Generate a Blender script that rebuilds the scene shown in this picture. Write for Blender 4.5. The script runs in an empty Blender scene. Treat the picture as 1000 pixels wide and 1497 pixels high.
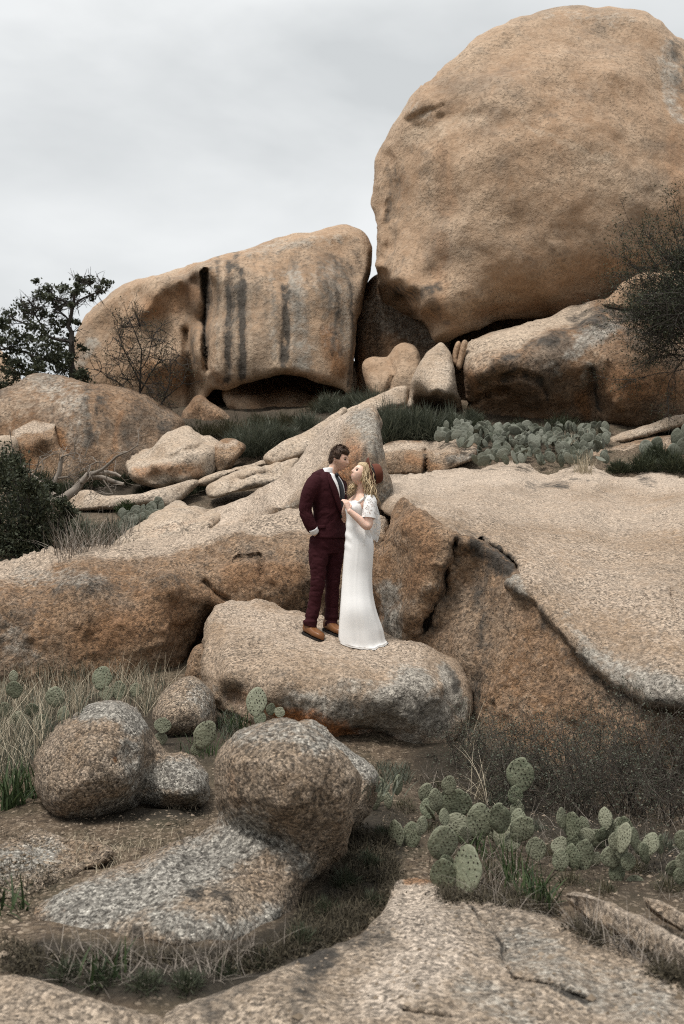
import bpy, bmesh, math, random
import numpy as np
from mathutils import Vector, Matrix
from mathutils.bvhtree import BVHTree
from mathutils.geometry import delaunay_2d_cdt

# ------------------------------------------------------------------ camera, sky, sun, exposure
SC = bpy.context.scene
COL = SC.collection
F = 35.0/36.0*1497.0
PITCH = math.radians(3.2)
CAM = np.array([0.0, 0.0, 1.65])
SP, CP = math.sin(PITCH), math.cos(PITCH)
cd = bpy.data.cameras.new('camera')
cam = bpy.data.objects.new('camera', cd); COL.objects.link(cam)
cam.location = CAM; cam.rotation_euler = (math.radians(90)+PITCH, 0, 0)
cd.sensor_fit = 'VERTICAL'; cd.sensor_height = 36; cd.sensor_width = 24; cd.lens = 35
cd.clip_start = 0.1; cd.clip_end = 5000
cd.dof.use_dof = True; cd.dof.focus_distance = 9.4; cd.dof.aperture_fstop = 2.8
SC.camera = cam

SUN_EL, SUN_AZ = math.radians(66), math.radians(222)   # azimuth from +Y, clockwise: behind the camera, a little left
SC.view_settings.view_transform = 'Standard'; SC.view_settings.look = 'None'
SC.view_settings.exposure = 0.28; SC.view_settings.gamma = 1.0
SC.view_settings.use_curve_mapping = False
SC.cycles.use_denoising = False
SC.cycles.filter_width = 1.05
SC.cycles.max_bounces = 6; SC.cycles.transparent_max_bounces = 8
sl = bpy.data.lights.new('sun', 'SUN'); so = bpy.data.objects.new('sun', sl); COL.objects.link(so)
sl.energy = 2.9; sl.angle = math.radians(16); sl.color = (1.0, 0.955, 0.9)
sdir = Vector((math.sin(SUN_AZ)*math.cos(SUN_EL), math.cos(SUN_AZ)*math.cos(SUN_EL), math.sin(SUN_EL)))
so.rotation_euler = (-sdir).to_track_quat('-Z', 'Y').to_euler()

class NT:
    """short node-tree writer"""
    def __init__(s, tree):
        s.t = tree; tree.nodes.clear()
    def n(s, typ, ins=None, **props):
        nd = s.t.nodes.new(typ)
        for k, v in props.items(): setattr(nd, k, v)
        for k, v in (ins or {}).items(): s.put(nd.inputs[k], v)
        return nd
    def put(s, sock, v):
        if isinstance(v, bpy.types.NodeSocket): s.t.links.new(v, sock)
        elif isinstance(v, bpy.types.Node): s.t.links.new(v.outputs[0], sock)
        else:
            if isinstance(v, tuple) and len(v) == 3 and sock.type == 'RGBA': v = (*v, 1)
            sock.default_value = v
    def m(s, op, a, b=0.0, c=0.0, clamp=False):
        nd = s.t.nodes.new('ShaderNodeMath'); nd.operation = op; nd.use_clamp = clamp
        for i, v in enumerate((a, b, c)): s.put(nd.inputs[i], v)
        return nd.outputs[0]
    def mix(s, fac, a, b, typ='MIX'):
        nd = s.t.nodes.new('ShaderNodeMix'); nd.data_type = 'RGBA'; nd.blend_type = typ
        s.put(nd.inputs[0], fac); s.put(nd.inputs[6], a); s.put(nd.inputs[7], b)
        return nd.outputs[2]
    def ramp(s, v, lo, hi, a=0.0, b=1.0):
        nd = s.t.nodes.new('ShaderNodeMapRange'); nd.clamp = True
        for i, q in enumerate((v, lo, hi, a, b)): s.put(nd.inputs[i], q)
        return nd.outputs[0]
    def noise(s, vec, scale, detail=6, rough=0.6, dist=0.0):
        return s.n('ShaderNodeTexNoise', {'Vector': vec, 'Scale': scale, 'Detail': detail, 'Roughness': rough, 'Distortion': dist}).outputs[0]
    def attr(s, name):
        return s.n('ShaderNodeAttribute', attribute_name=name).outputs['Fac']

W = bpy.data.worlds.new('World'); SC.world = W; W.use_nodes = True
t = NT(W.node_tree)
tc = t.n('ShaderNodeTexCoord').outputs['Generated']
sep = t.n('ShaderNodeSeparateXYZ', {0: tc})
X, Y, Z = sep.outputs
sky = t.n('ShaderNodeTexSky', sky_type='NISHITA', sun_disc=False, sun_elevation=SUN_EL, sun_rotation=SUN_AZ, dust_density=3.0)
skyc = t.mix(1.0, sky.outputs[0], (0.10, 0.10, 0.10), 'MULTIPLY')
cv = t.n('ShaderNodeMapping', {'Vector': tc, 'Scale': (1.0, 1.0, 2.2), 'Location': (0.37, 0.2, 0.1), 'Rotation': (0, 0.5, 0)})
c1 = t.noise(cv, 2.6, 5, 0.5, 0.35)
c2 = t.noise(cv, 7.0, 4, 0.55)
cl = t.m('ADD', t.m('MULTIPLY', c1, 0.8), t.m('MULTIPLY', c2, 0.2))
grey = t.mix(t.ramp(cl, 0.36, 0.62), (0.555, 0.575, 0.58), (0.755, 0.77, 0.77))
zen = t.ramp(Z, 0.5, 0.95, 1.0, 1.9)             # an overcast sky is brightest overhead
back = t.ramp(Y, 0.3, -0.9, 1.0, 0.75)            # sky dimmed behind the camera, so front faces get less fill
br = t.m('MULTIPLY', zen, back)
gs = t.n('ShaderNodeVectorMath', {0: grey, 'Scale': br}, operation='SCALE').outputs[0]
cover = t.mix(0.94, skyc, gs)
bg = t.n('ShaderNodeBackground', {'Color': cover, 'Strength': 1.0})
t.n('ShaderNodeOutputWorld', {'Surface': bg})

# ------------------------------------------------------------------ helpers
RNG = np.random.default_rng(7)
def unproj(px, py, d):
    """point(s) that the photograph's camera sees at pixel px,py at depth d (metres along the axis)"""
    px = np.asarray(px, float); py = np.asarray(py, float); d = np.asarray(d, float)
    u = (px-500)/F; v = (748.5-py)/F
    return np.stack([CAM[0]+d*u, CAM[1]+d*(CP-v*SP), CAM[2]+d*(SP+v*CP)], -1)
def dz(py, z):
    return (z-CAM[2])/(SP+(748.5-py)/F*CP)
def _h(ix, iy, iz):
    n = (ix*73856093) ^ (iy*19349663) ^ (iz*83492791)
    n = n & 0xffffffff
    n = ((n ^ (n >> 13))*1274126177) & 0xffffffff
    n = ((n ^ (n >> 15))*2246822519) & 0xffffffff
    n = n ^ (n >> 16)
    return n/2147483648.0-1.0
def vnoise(P):
    I = np.floor(P).astype(np.int64); f = P-I; u = f*f*f*(f*(f*6-15)+10)
    r = 0
    for dx in (0, 1):
        wx = u[:, 0] if dx else 1-u[:, 0]
        for dy in (0, 1):
            wy = u[:, 1] if dy else 1-u[:, 1]
            for dz_ in (0, 1):
                wz = u[:, 2] if dz_ else 1-u[:, 2]
                r = r+wx*wy*wz*_h(I[:, 0]+dx, I[:, 1]+dy, I[:, 2]+dz_)
    return r
def fbm(P, oct=5, gain=0.5, seed=0, ridge=False):
    r = 0; a = 1.0; P = np.asarray(P, float)+seed*17.31
    for o in range(oct):
        v = vnoise(P)
        r = r+a*((0.5-np.abs(v))*1.4 if ridge else v); a *= gain; P = P*2.03+5.7
    return r
def catmull(pts, step, closed=True):
    P = np.asarray(pts, float); n = len(P); out = []
    for i in range(n if closed else n-1):
        if closed: a, b, c, e = P[i-1], P[i], P[(i+1) % n], P[(i+2) % n]
        else: a, b, c, e = P[max(i-1, 0)], P[i], P[i+1], P[min(i+2, n-1)]
        k = max(1, int(np.linalg.norm(c-b)/step))
        for q in range(k):
            s = q/k
            out.append(0.5*((2*b)+(-a+c)*s+(2*a-5*b+4*c-e)*s*s+(-a+3*b-3*c+e)*s**3))
    if not closed: out.append(P[-1])
    return np.array(out)
def segdist(P, poly, closed):
    A = np.asarray(poly, float)
    B = np.roll(A, -1, 0) if closed else A[1:]
    if not closed: A = A[:-1]
    best = np.full(len(P), 1e18)
    for a, b in zip(A, B):
        ab = b-a; L = ab@ab+1e-9
        s = np.clip(((P-a)@ab)/L, 0, 1)
        q = P-a-s[:, None]*ab
        best = np.minimum(best, (q*q).sum(1))
    return np.sqrt(best)
def inside(P, poly):
    A = np.asarray(poly); B = np.roll(A, -1, 0); r = np.zeros(len(P), bool)
    for a, b in zip(A, B):
        if a[1] == b[1]: continue
        c = (a[1] > P[:, 1]) != (b[1] > P[:, 1])
        x = (b[0]-a[0])*(P[:, 1]-a[1])/(b[1]-a[1])+a[0]
        r ^= c & (P[:, 0] < x)
    return r
def rbf(ctrl, soft=8.0):
    C = np.array([c[:2] for c in ctrl], float); v = np.array([c[2] for c in ctrl], float)
    n = len(C)
    K = np.sqrt(((C[:, None]-C[None])**2).sum(-1)+soft*soft)
    M = np.zeros((n+1, n+1)); M[:n, :n] = K-np.eye(n)*soft*0.5; M[:n, n] = 1; M[n, :n] = 1
    w = np.linalg.lstsq(M, np.append(v, 0), rcond=None)[0]
    def f(P):
        r = np.full(len(P), w[n])
        for i in range(n): r += w[i]*np.sqrt(((P-C[i])**2).sum(1)+soft*soft)
        return r
    return f
def vnormals(V, T):
    n = np.cross(V[T[:, 1]]-V[T[:, 0]], V[T[:, 2]]-V[T[:, 0]])
    N = np.zeros_like(V)
    for k in range(3): np.add.at(N, T[:, k], n)
    return N/(np.linalg.norm(N, axis=1, keepdims=True)+1e-12)
def tag(o, label=None, cat=None, group=None, kind=None):
    if label: o['label'] = label
    if cat: o['category'] = cat
    if group: o['group'] = group
    if kind: o['kind'] = kind
    return o
def mk(name, V, Fc, mat, parent=None, loc=None, attrs=None, smooth=True):
    """one mesh object; V are parent/world coordinates, loc its origin"""
    V = np.asarray(V, float)
    L = np.zeros(3) if loc is None else np.asarray(loc, float)
    me = bpy.data.meshes.new(name)
    if isinstance(Fc, np.ndarray):
        nf, k = Fc.shape
        me.vertices.add(len(V)); me.vertices.foreach_set('co', (V-L).ravel())
        me.loops.add(nf*k); me.loops.foreach_set('vertex_index', Fc.astype(np.int32).ravel())
        me.polygons.add(nf); me.polygons.foreach_set('loop_start', np.arange(0, nf*k, k, dtype=np.int32))
        me.update(calc_edges=True)
    else:
        me.from_pydata((V-L).tolist(), [], [list(map(int, f)) for f in Fc]); me.update()
    me.polygons.foreach_set('use_smooth', np.full(len(me.polygons), smooth))
    for k, v in (attrs or {}).items():
        at = me.attributes.new(k, 'FLOAT', 'POINT'); at.data.foreach_set('value', np.asarray(v, np.float32))
    me.validate()
    for m_ in (mat if isinstance(mat, (list, tuple)) else [mat]): me.materials.append(m_)
    o = bpy.data.objects.new(name, me); COL.objects.link(o)
    o.location = L
    if parent is not None: o.parent = parent
    return o
def empty(name, loc, rz=0):
    o = bpy.data.objects.new(name, None); COL.objects.link(o)
    o.location = loc; o.rotation_euler = (0, 0, rz); o.empty_display_size = 0.1
    return o
class MB:
    """collects pieces (verts, faces) into one mesh, with one float value per piece"""
    def __init__(s): s.V = []; s.F = []; s.A = []; s.n = 0
    def add(s, V, Fc, a=0.5):
        V = np.asarray(V, float)
        s.V.append(V); s.F += [tuple(int(i)+s.n for i in f) for f in Fc]; s.A.append(np.full(len(V), a) if np.isscalar(a) else np.asarray(a)); s.n += len(V)
    def build(s, name, mat, parent=None, loc=None, smooth=True):
        if not s.V: return None
        return mk(name, np.concatenate(s.V), s.F, mat, parent, loc, {'rnd': np.concatenate(s.A)}, smooth)
def tube(path, rad, sides=5, cap=True, ry=None, up=None, flat=None):
    """tapered tube round a path; returns verts, faces"""
    P = np.asarray(path, float); n = len(P)
    R = np.full(n, rad, float) if np.isscalar(rad) else np.asarray(rad, float)
    RY = R if ry is None else (np.full(n, ry, float) if np.isscalar(ry) else np.asarray(ry, float))
    T = np.gradient(P, axis=0); T /= np.linalg.norm(T, axis=1, keepdims=True)+1e-12
    u = np.array([0, 0, 1.0]) if up is None else np.asarray(up, float)
    if up is None and abs(T[0] @ u) > 0.9: u = np.array([1.0, 0, 0])
    V = []
    for i in range(n):
        b = np.cross(T[i], u); b /= np.linalg.norm(b)+1e-12
        c = np.cross(b, T[i]); u = c
        for k in range(sides):
            an = 2*math.pi*k/sides
            V.append(P[i]+b*math.cos(an)*R[i]+c*math.sin(an)*RY[i])
    Fc = [(i*sides+k, i*sides+(k+1) % sides, (i+1)*sides+(k+1) % sides, (i+1)*sides+k) for i in range(n-1) for k in range(sides)]
    if cap: Fc += [tuple(range(sides))[::-1], tuple((n-1)*sides+k for k in range(sides))]
    return np.array(V), Fc
# ------------------------------------------------------------------ materials
def new_mat(name):
    m_ = bpy.data.materials.new(name); m_.use_nodes = True
    return m_, NT(m_.node_tree)
def finish(t, col, rough=0.85, bump=None, bstr=1.0, bdist=1.0, **ins):
    d = {'Base Color': col, 'Roughness': rough}
    d.update(ins)
    if bump is not None:
        d['Normal'] = t.n('ShaderNodeBump', {'Height': bump, 'Strength': bstr, 'Distance': bdist})
    p = t.n('ShaderNodeBsdfPrincipled', d)
    p.inputs['Specular IOR Level'].default_value = ins.get('Specular IOR Level', 0.25)
    t.n('ShaderNodeOutputMaterial', {'Surface': p})
    return p
def rock_mat(name, c1, c2, pale=(0.56, 0.47, 0.38), greyc=(0.37, 0.345, 0.305), rust=(0.285, 0.135, 0.06), dark=(0.04, 0.036, 0.031),
             grain=42.0, gamt=0.5, mid=2.2, fine=15.0, bmid=0.10, bfine=0.03, bgrain=0.012, lich0=0.0, big=0.4, peb=0.35, pamt=0.55, wamt=0.5, camt=0.6):
    m_, t = new_mat(name)
    tc = t.n('ShaderNodeTexCoord').outputs['Object']
    nb = t.noise(tc, big, 5, 0.6); nm = t.noise(tc, mid, 9, 0.66, 0.2); nf = t.noise(tc, fine, 8, 0.7)
    vo = t.n('ShaderNodeTexVoronoi', {'Vector': tc, 'Scale': grain, 'Randomness': 1.0})
    vr = t.n('ShaderNodeSeparateColor', {0: vo.outputs['Color']}).outputs
    tone = t.m('ADD', t.m('MULTIPLY', nb, 0.55), t.m('MULTIPLY', nm, 0.45))
    col = t.mix(t.ramp(tone, 0.40, 0.60), c1, c2)
    col = t.mix(t.ramp(nf, 0.45, 0.75, 0, 0.35), col, pale)
    wn = t.noise(tc, big*2.4, 8, 0.64, 0.4)
    wd = t.m('MULTIPLY', t.ramp(wn, 0.49, 0.64), wamt)      # grey weathering crust in broad patches
    col = t.mix(wd, col, t.mix(t.ramp(nf, 0.35, 0.65), (0.085, 0.075, 0.064), (0.19, 0.165, 0.135)))
    # painted masks, broken up by noise; they also paint lit tops and shaded hollows
    def mask(a, gain=3.5, bias=0.92):
        s_ = t.m('ADD', t.m('MULTIPLY', nf, 0.85), t.m('MULTIPLY', nm, 0.45))
        return t.m('MULTIPLY', t.m('SUBTRACT', t.m('ADD', a, s_), bias), gain, clamp=True)
    pa = t.attr('pale'); ru = t.attr('rust'); li = t.m('ADD', t.attr('lichen'), lich0); st = t.attr('stain_shade')
    col = t.mix(t.m('MULTIPLY', mask(pa, 2.0), 0.9), col, t.mix(nm, pale, (pale[0]*0.82, pale[1]*0.8, pale[2]*0.78)))
    col = t.mix(t.m('MULTIPLY', mask(ru, 2.2), 0.85), col, t.mix(t.ramp(nm, 0.3, 0.7), rust, (rust[0]*1.25, rust[1]*1.45, rust[2]*1.6)))
    g2 = t.mix(t.ramp(nf, 0.35, 0.65), (greyc[0]*0.45, greyc[1]*0.45, greyc[2]*0.45), (greyc[0]*1.25, greyc[1]*1.25, greyc[2]*1.22))
    col = t.mix(t.m('MULTIPLY', mask(li, 3.0), 0.85), col, g2)
    # grains of quartz, feldspar and mica
    gm = t.ramp(vr[0], 0.0, 1.0, 1.0-gamt*0.75, 1.0+gamt*0.75)
    gcol = t.n('ShaderNodeVectorMath', {0: col, 'Scale': gm}, operation='SCALE').outputs[0]
    ng = t.noise(tc, grain*1.25, 4, 0.75)
    pit = t.m('MULTIPLY', t.ramp(t.noise(tc, fine*2.3, 5, 0.65), 0.53, 0.66), t.ramp(nm, 0.38, 0.6, 0.25, 1.0))
    gcol = t.n('ShaderNodeVectorMath', {0: gcol, 'Scale': t.ramp(ng, 0.3, 0.7, 1-gamt*.45, 1+gamt*.45)}, operation='SCALE').outputs[0]
    gcol = t.mix(t.m('MULTIPLY', pit, pamt), gcol, (0.075, 0.062, 0.05))
    col = t.mix(t.ramp(vr[1], 0.8, 0.97, 0, 0.55*min(1, gamt*1.6)), gcol, (0.06, 0.052, 0.045))
    zs = t.n('ShaderNodeMapping', {'Vector': tc, 'Scale': (mid*3.0, mid*3.0, mid*0.22)})
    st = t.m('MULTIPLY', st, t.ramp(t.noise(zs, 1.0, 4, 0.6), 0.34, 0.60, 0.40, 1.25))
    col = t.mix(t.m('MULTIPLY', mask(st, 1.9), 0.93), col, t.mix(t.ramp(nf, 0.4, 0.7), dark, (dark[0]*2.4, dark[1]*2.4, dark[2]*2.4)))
    h = t.m('ADD', t.m('MULTIPLY', t.m('MULTIPLY', nm, bmid), t.ramp(nb, 0.4, 0.6, 0.35, 1.2)), t.m('MULTIPLY', nf, bfine))
    h = t.m('ADD', h, t.m('ADD', t.m('MULTIPLY', ng, bgrain*1.7), t.m('MULTIPLY', vr[2], bgrain*peb)))
    h = t.m('ADD', h, t.m('MULTIPLY', vo.outputs['Distance'], -bgrain*peb))
    h = t.m('SUBTRACT', h, t.m('MULTIPLY', pit, bfine*0.6))
    wv = t.n('ShaderNodeVectorMath', {0: tc, 1: t.n('ShaderNodeTexNoise', {'Vector': tc, 'Scale': mid*1.3, 'Detail': 5.0}).outputs['Color']}, operation='ADD').outputs[0]
    ce = t.n('ShaderNodeTexVoronoi', {'Vector': wv, 'Scale': mid*0.42}, feature='DISTANCE_TO_EDGE').outputs[0]
    crk = t.m('MULTIPLY', t.ramp(ce, 0.0, 0.014, 1, 0), t.ramp(t.noise(tc, mid*0.5, 3, 0.5), 0.52, 0.62))
    col = t.mix(t.m('MULTIPLY', crk, camt), col, (0.03, 0.025, 0.02))
    h = t.m('SUBTRACT', h, t.m('MULTIPLY', crk, 0.03/mid*camt))
    finish(t, col, 0.92, h)
    return m_
M = {}
M['granite_far'] = rock_mat('granite_far', (0.325, 0.213, 0.133), (0.435, 0.322, 0.225), pale=(0.54, 0.43, 0.32), grain=13, gamt=0.09, mid=0.9, fine=5.0, bmid=0.15, bfine=0.035, bgrain=0.007, big=0.22, pamt=.14, wamt=.42, camt=.15)
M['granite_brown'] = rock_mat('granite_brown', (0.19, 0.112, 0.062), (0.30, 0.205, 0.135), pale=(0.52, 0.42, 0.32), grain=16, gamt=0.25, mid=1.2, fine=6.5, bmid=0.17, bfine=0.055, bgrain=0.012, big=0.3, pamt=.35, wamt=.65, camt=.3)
M['granite_pale'] = rock_mat('granite_pale', (0.37, 0.28, 0.20), (0.50, 0.41, 0.32), pale=(0.60, 0.52, 0.43), grain=34, gamt=0.28, mid=1.8, fine=10, bmid=0.06, bfine=0.03, bgrain=0.008, pamt=.4, wamt=.25)
M['granite_mid'] = rock_mat('granite_mid', (0.235, 0.138, 0.075), (0.375, 0.262, 0.172), pale=(0.56, 0.455, 0.355), grain=40, gamt=0.42, mid=2.0, fine=12, bmid=0.06, bfine=0.045, bgrain=0.014, peb=.5, pamt=.42, wamt=.5)
M['granite_near'] = rock_mat('granite_near', rust=(0.36, 0.13, 0.04), c1=(0.30, 0.215, 0.145), c2=(0.42, 0.325, 0.24), pale=(0.575, 0.475, 0.38), grain=52, gamt=0.4, mid=2.3, fine=16, bmid=0.04, bfine=0.025, bgrain=0.009, pamt=.4, wamt=.3)
M['granite_lichen'] = rock_mat('granite_lichen', (0.255, 0.18, 0.118), (0.40, 0.32, 0.24), pale=(0.56, 0.49, 0.42), greyc=(0.42, 0.40, 0.36), grain=72, gamt=0.85, mid=4.0, fine=22, bmid=0.03, bfine=0.025, bgrain=0.012, lich0=0.10, peb=.9, pamt=.7)
M['granite_slab'] = rock_mat('granite_slab', (0.33, 0.255, 0.185), (0.47, 0.385, 0.30), pale=(0.60, 0.51, 0.42), grain=64, gamt=0.65, mid=2.6, fine=20, bmid=0.02, bfine=0.02, bgrain=0.008, pamt=.65, wamt=.3)

def soil_mat():
    m_, t = new_mat('soil')
    tc = t.n('ShaderNodeTexCoord').outputs['Object']
    n1 = t.noise(tc, 1.3, 6, 0.6); n2 = t.noise(tc, 18, 8, 0.7)
    vo = t.n('ShaderNodeTexVoronoi', {'Vector': tc, 'Scale': 55.0})
    vr = t.n('ShaderNodeSeparateColor', {0: vo.outputs['Color']}).outputs
    col = t.mix(t.ramp(n2, 0.35, 0.65), (0.05, 0.036, 0.025), (0.23, 0.17, 0.115))
    col = t.mix(t.ramp(n1, 0.48, 0.64, 0, 0.6), col, (0.07, 0.066, 0.04))
    col = t.mix(t.ramp(vr[0], 0.8, 0.95, 0, 0.75), col, (0.38, 0.30, 0.22))
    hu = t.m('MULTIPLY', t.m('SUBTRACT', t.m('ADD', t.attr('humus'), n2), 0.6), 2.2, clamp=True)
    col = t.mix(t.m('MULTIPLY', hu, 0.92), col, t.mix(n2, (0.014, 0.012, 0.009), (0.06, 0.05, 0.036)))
    h = t.m('ADD', t.m('MULTIPLY', n2, 0.06), t.m('MULTIPLY', vr[1], 0.015))
    finish(t, col, 0.95, h)
    return m_
M['soil'] = soil_mat()
def plant_mat(name, a, b, rough=0.6, tl=0.25):
    m_, t = new_mat(name)
    r = t.attr('rnd')
    col = t.mix(r, a, b)
    p = t.n('ShaderNodeBsdfPrincipled', {'Base Color': col, 'Roughness': rough}); p.inputs['Specular IOR Level'].default_value = 0.25
    if tl:
        tr = t.n('ShaderNodeBsdfTranslucent', {'Color': col})
        p = t.n('ShaderNodeMixShader', {0: tl, 1: p.outputs[0], 2: tr.outputs[0]})
    t.n('ShaderNodeOutputMaterial', {'Surface': p.outputs[0]})
    return m_
M['leaf_dark'] = plant_mat('leaf_dark', (0.022, 0.028, 0.016), (0.075, 0.085, 0.05))
M['leaf_grey'] = plant_mat('leaf_grey', (0.04, 0.048, 0.032), (0.14, 0.15, 0.11))
M['leaf_brush'] = plant_mat('leaf_brush', (0.03, 0.034, 0.018), (0.11, 0.095, 0.055))
M['leaf_green'] = plant_mat('leaf_green', (0.02, 0.036, 0.013), (0.07, 0.10, 0.04))
M['twig'] = plant_mat('twig', (0.03, 0.025, 0.02), (0.10, 0.085, 0.07), 0.9, 0)
M['bark'] = plant_mat('bark', (0.025, 0.022, 0.019), (0.06, 0.052, 0.045), 0.9, 0)
M['deadwood'] = plant_mat('deadwood', (0.13, 0.11, 0.09), (0.30, 0.26, 0.22), 0.9, 0)
M['straw'] = plant_mat('straw', (0.22, 0.185, 0.125), (0.60, 0.52, 0.39), 0.7, 0.2)
M['moss'] = plant_mat('moss', (0.022, 0.019, 0.013), (0.11, 0.092, 0.062), 0.9, 0.1)
def pad_mat(name, a, b, c):
    m_, t = new_mat(name)
    tc = t.n('ShaderNodeTexCoord').outputs['Object']
    ox = t.n('ShaderNodeObjectInfo').outputs['Random']
    n1 = t.noise(tc, 9, 5, 0.6)
    n2 = t.noise(tc, 40, 5, 0.6)
    col = t.mix(t.ramp(n1, 0.35, 0.68), a, b)
    col = t.mix(t.m('MULTIPLY', ox, 0.6), col, c)
    col = t.mix(t.ramp(n2, 0.58, 0.74, 0, 0.6), col, (0.27, 0.225, 0.15))
    sp = t.attr('spot')
    col = t.mix(t.m('MULTIPLY', sp, 0.95), col, (0.03, 0.022, 0.014))
    finish(t, col, 0.55, t.m('MULTIPLY', n1, 0.012), **{'Specular IOR Level': 0.3})
    return m_
M['pad'] = pad_mat('cactus_skin', (0.085, 0.104, 0.064), (0.17, 0.18, 0.118), (0.27, 0.265, 0.19))
M['pad_far'] = pad_mat('cactus_skin_far', (0.05, 0.057, 0.038), (0.115, 0.125, 0.092), (0.21, 0.215, 0.175))
M['spine'] = plant_mat('spine', (0.30, 0.26, 0.19), (0.5, 0.45, 0.36), 0.6, 0)

def cloth_mat(name, a, b, scale=260, rough=0.85, bump=0.00012, sheen=0.0, wr=0.010, spec=0.25):
    m_, t = new_mat(name)
    tc = t.n('ShaderNodeTexCoord').outputs['Object']
    n1 = t.noise(tc, scale, 3, 0.6); n2 = t.noise(tc, 7, 4, 0.6, 0.5)
    mp = t.n('ShaderNodeMapping', {'Vector': tc, 'Scale': (9, 9, 16)})
    n3 = t.noise(mp, 1.0, 3, 0.5, 0.8)
    col = t.mix(t.m('ADD', t.m('MULTIPLY', n1, 0.5), t.m('MULTIPLY', n2, 0.5)), a, b)
    h = t.m('ADD', t.m('MULTIPLY', n1, bump), t.m('MULTIPLY', n3, wr))
    finish(t, col, rough, h, **{'Sheen Weight': sheen, 'Specular IOR Level': spec})
    return m_
M['suit'] = cloth_mat('burgundy_wool', (0.024, 0.0055, 0.0075), (0.042, 0.0095, 0.0125), wr=0.005, sheen=0.0, spec=0.12)
M['shirt'] = cloth_mat('white_cotton', (0.72, 0.72, 0.72), (0.8, 0.8, 0.8), wr=0.004)
M['tie'] = cloth_mat('black_silk', (0.008, 0.009, 0.012), (0.014, 0.015, 0.02), wr=0.002, rough=0.5)
M['dress'] = cloth_mat('ivory_crepe', (0.79, 0.785, 0.77), (0.82, 0.815, 0.80), rough=0.55, wr=0.0008)
M['felt'] = cloth_mat('brown_felt', (0.095, 0.029, 0.016), (0.13, 0.042, 0.024), wr=0.003)
M['band'] = cloth_mat('dark_ribbon', (0.016, 0.012, 0.012), (0.03, 0.022, 0.02), wr=0.0)
M['leather'] = cloth_mat('tan_leather', (0.135, 0.056, 0.021), (0.20, 0.086, 0.034), rough=0.35, scale=60, wr=0.003, sheen=0)
M['sole'] = cloth_mat('dark_sole', (0.012, 0.01, 0.009), (0.02, 0.016, 0.014), wr=0.0)
def lace_mat():
    m_, t = new_mat('white_lace')
    tc = t.n('ShaderNodeTexCoord').outputs['Object']
    vo = t.n('ShaderNodeTexVoronoi', {'Vector': tc, 'Scale': 70.0}, feature='DISTANCE_TO_EDGE').outputs[0]
    n = t.noise(tc, 28, 3, 0.5)
    op = t.m('MAXIMUM', t.ramp(vo, 0.16, 0.08), t.ramp(n, 0.47, 0.53), clamp=True)
    op = t.ramp(op, 0, 1, 0.32, 1.0)
    p = t.n('ShaderNodeBsdfPrincipled', {'Base Color': (0.76, 0.75, 0.73, 1), 'Roughness': 0.8, 'Alpha': op})
    t.n('ShaderNodeOutputMaterial', {'Surface': p.outputs[0]})
    return m_
M['lace'] = lace_mat()
def skin_mat(name, base, beard, lip):
    m_, t = new_mat(name)
    tc = t.n('ShaderNodeTexCoord').outputs['Object']
    n = t.noise(tc, 60, 4, 0.6)
    col = t.mix(t.m('MULTIPLY', n, 0.5), base, (base[0]*0.85, base[1]*0.72, base[2]*0.66))
    col = t.mix(t.m('MULTIPLY', t.attr('beard'), t.ramp(n, 0.3, 0.7, 0.55, 1.0)), col, beard)
    col = t.mix(t.attr('lip'), col, lip)
    col = t.mix(t.attr('brow'), col, (0.05, 0.028, 0.016))
    col = t.mix(t.attr('teeth'), col, (0.7, 0.66, 0.6))
    finish(t, col, 0.5, t.m('MULTIPLY', n, 0.001), **{'Subsurface Weight': 0.12, 'Subsurface Radius': (0.01, 0.004, 0.002)})
    return m_
M['skin_man'] = skin_mat('skin_tanned', (0.72, 0.48, 0.365), (0.13, 0.065, 0.038), (0.36, 0.16, 0.12))
M['skin_woman'] = skin_mat('skin_fair', (0.74, 0.52, 0.42), (0.5, 0.3, 0.2), (0.42, 0.11, 0.09))
M['hair_brown'] = plant_mat('hair_brown', (0.022, 0.012, 0.007), (0.075, 0.042, 0.024), 0.6, 0)
M['hair_blonde'] = plant_mat('hair_blonde', (0.34, 0.24, 0.13), (0.56, 0.44, 0.28), 0.5, 0)
M['eye'] = plant_mat('eye_dark', (0.02, 0.014, 0.01), (0.02, 0.014, 0.01), 0.2, 0)
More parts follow.
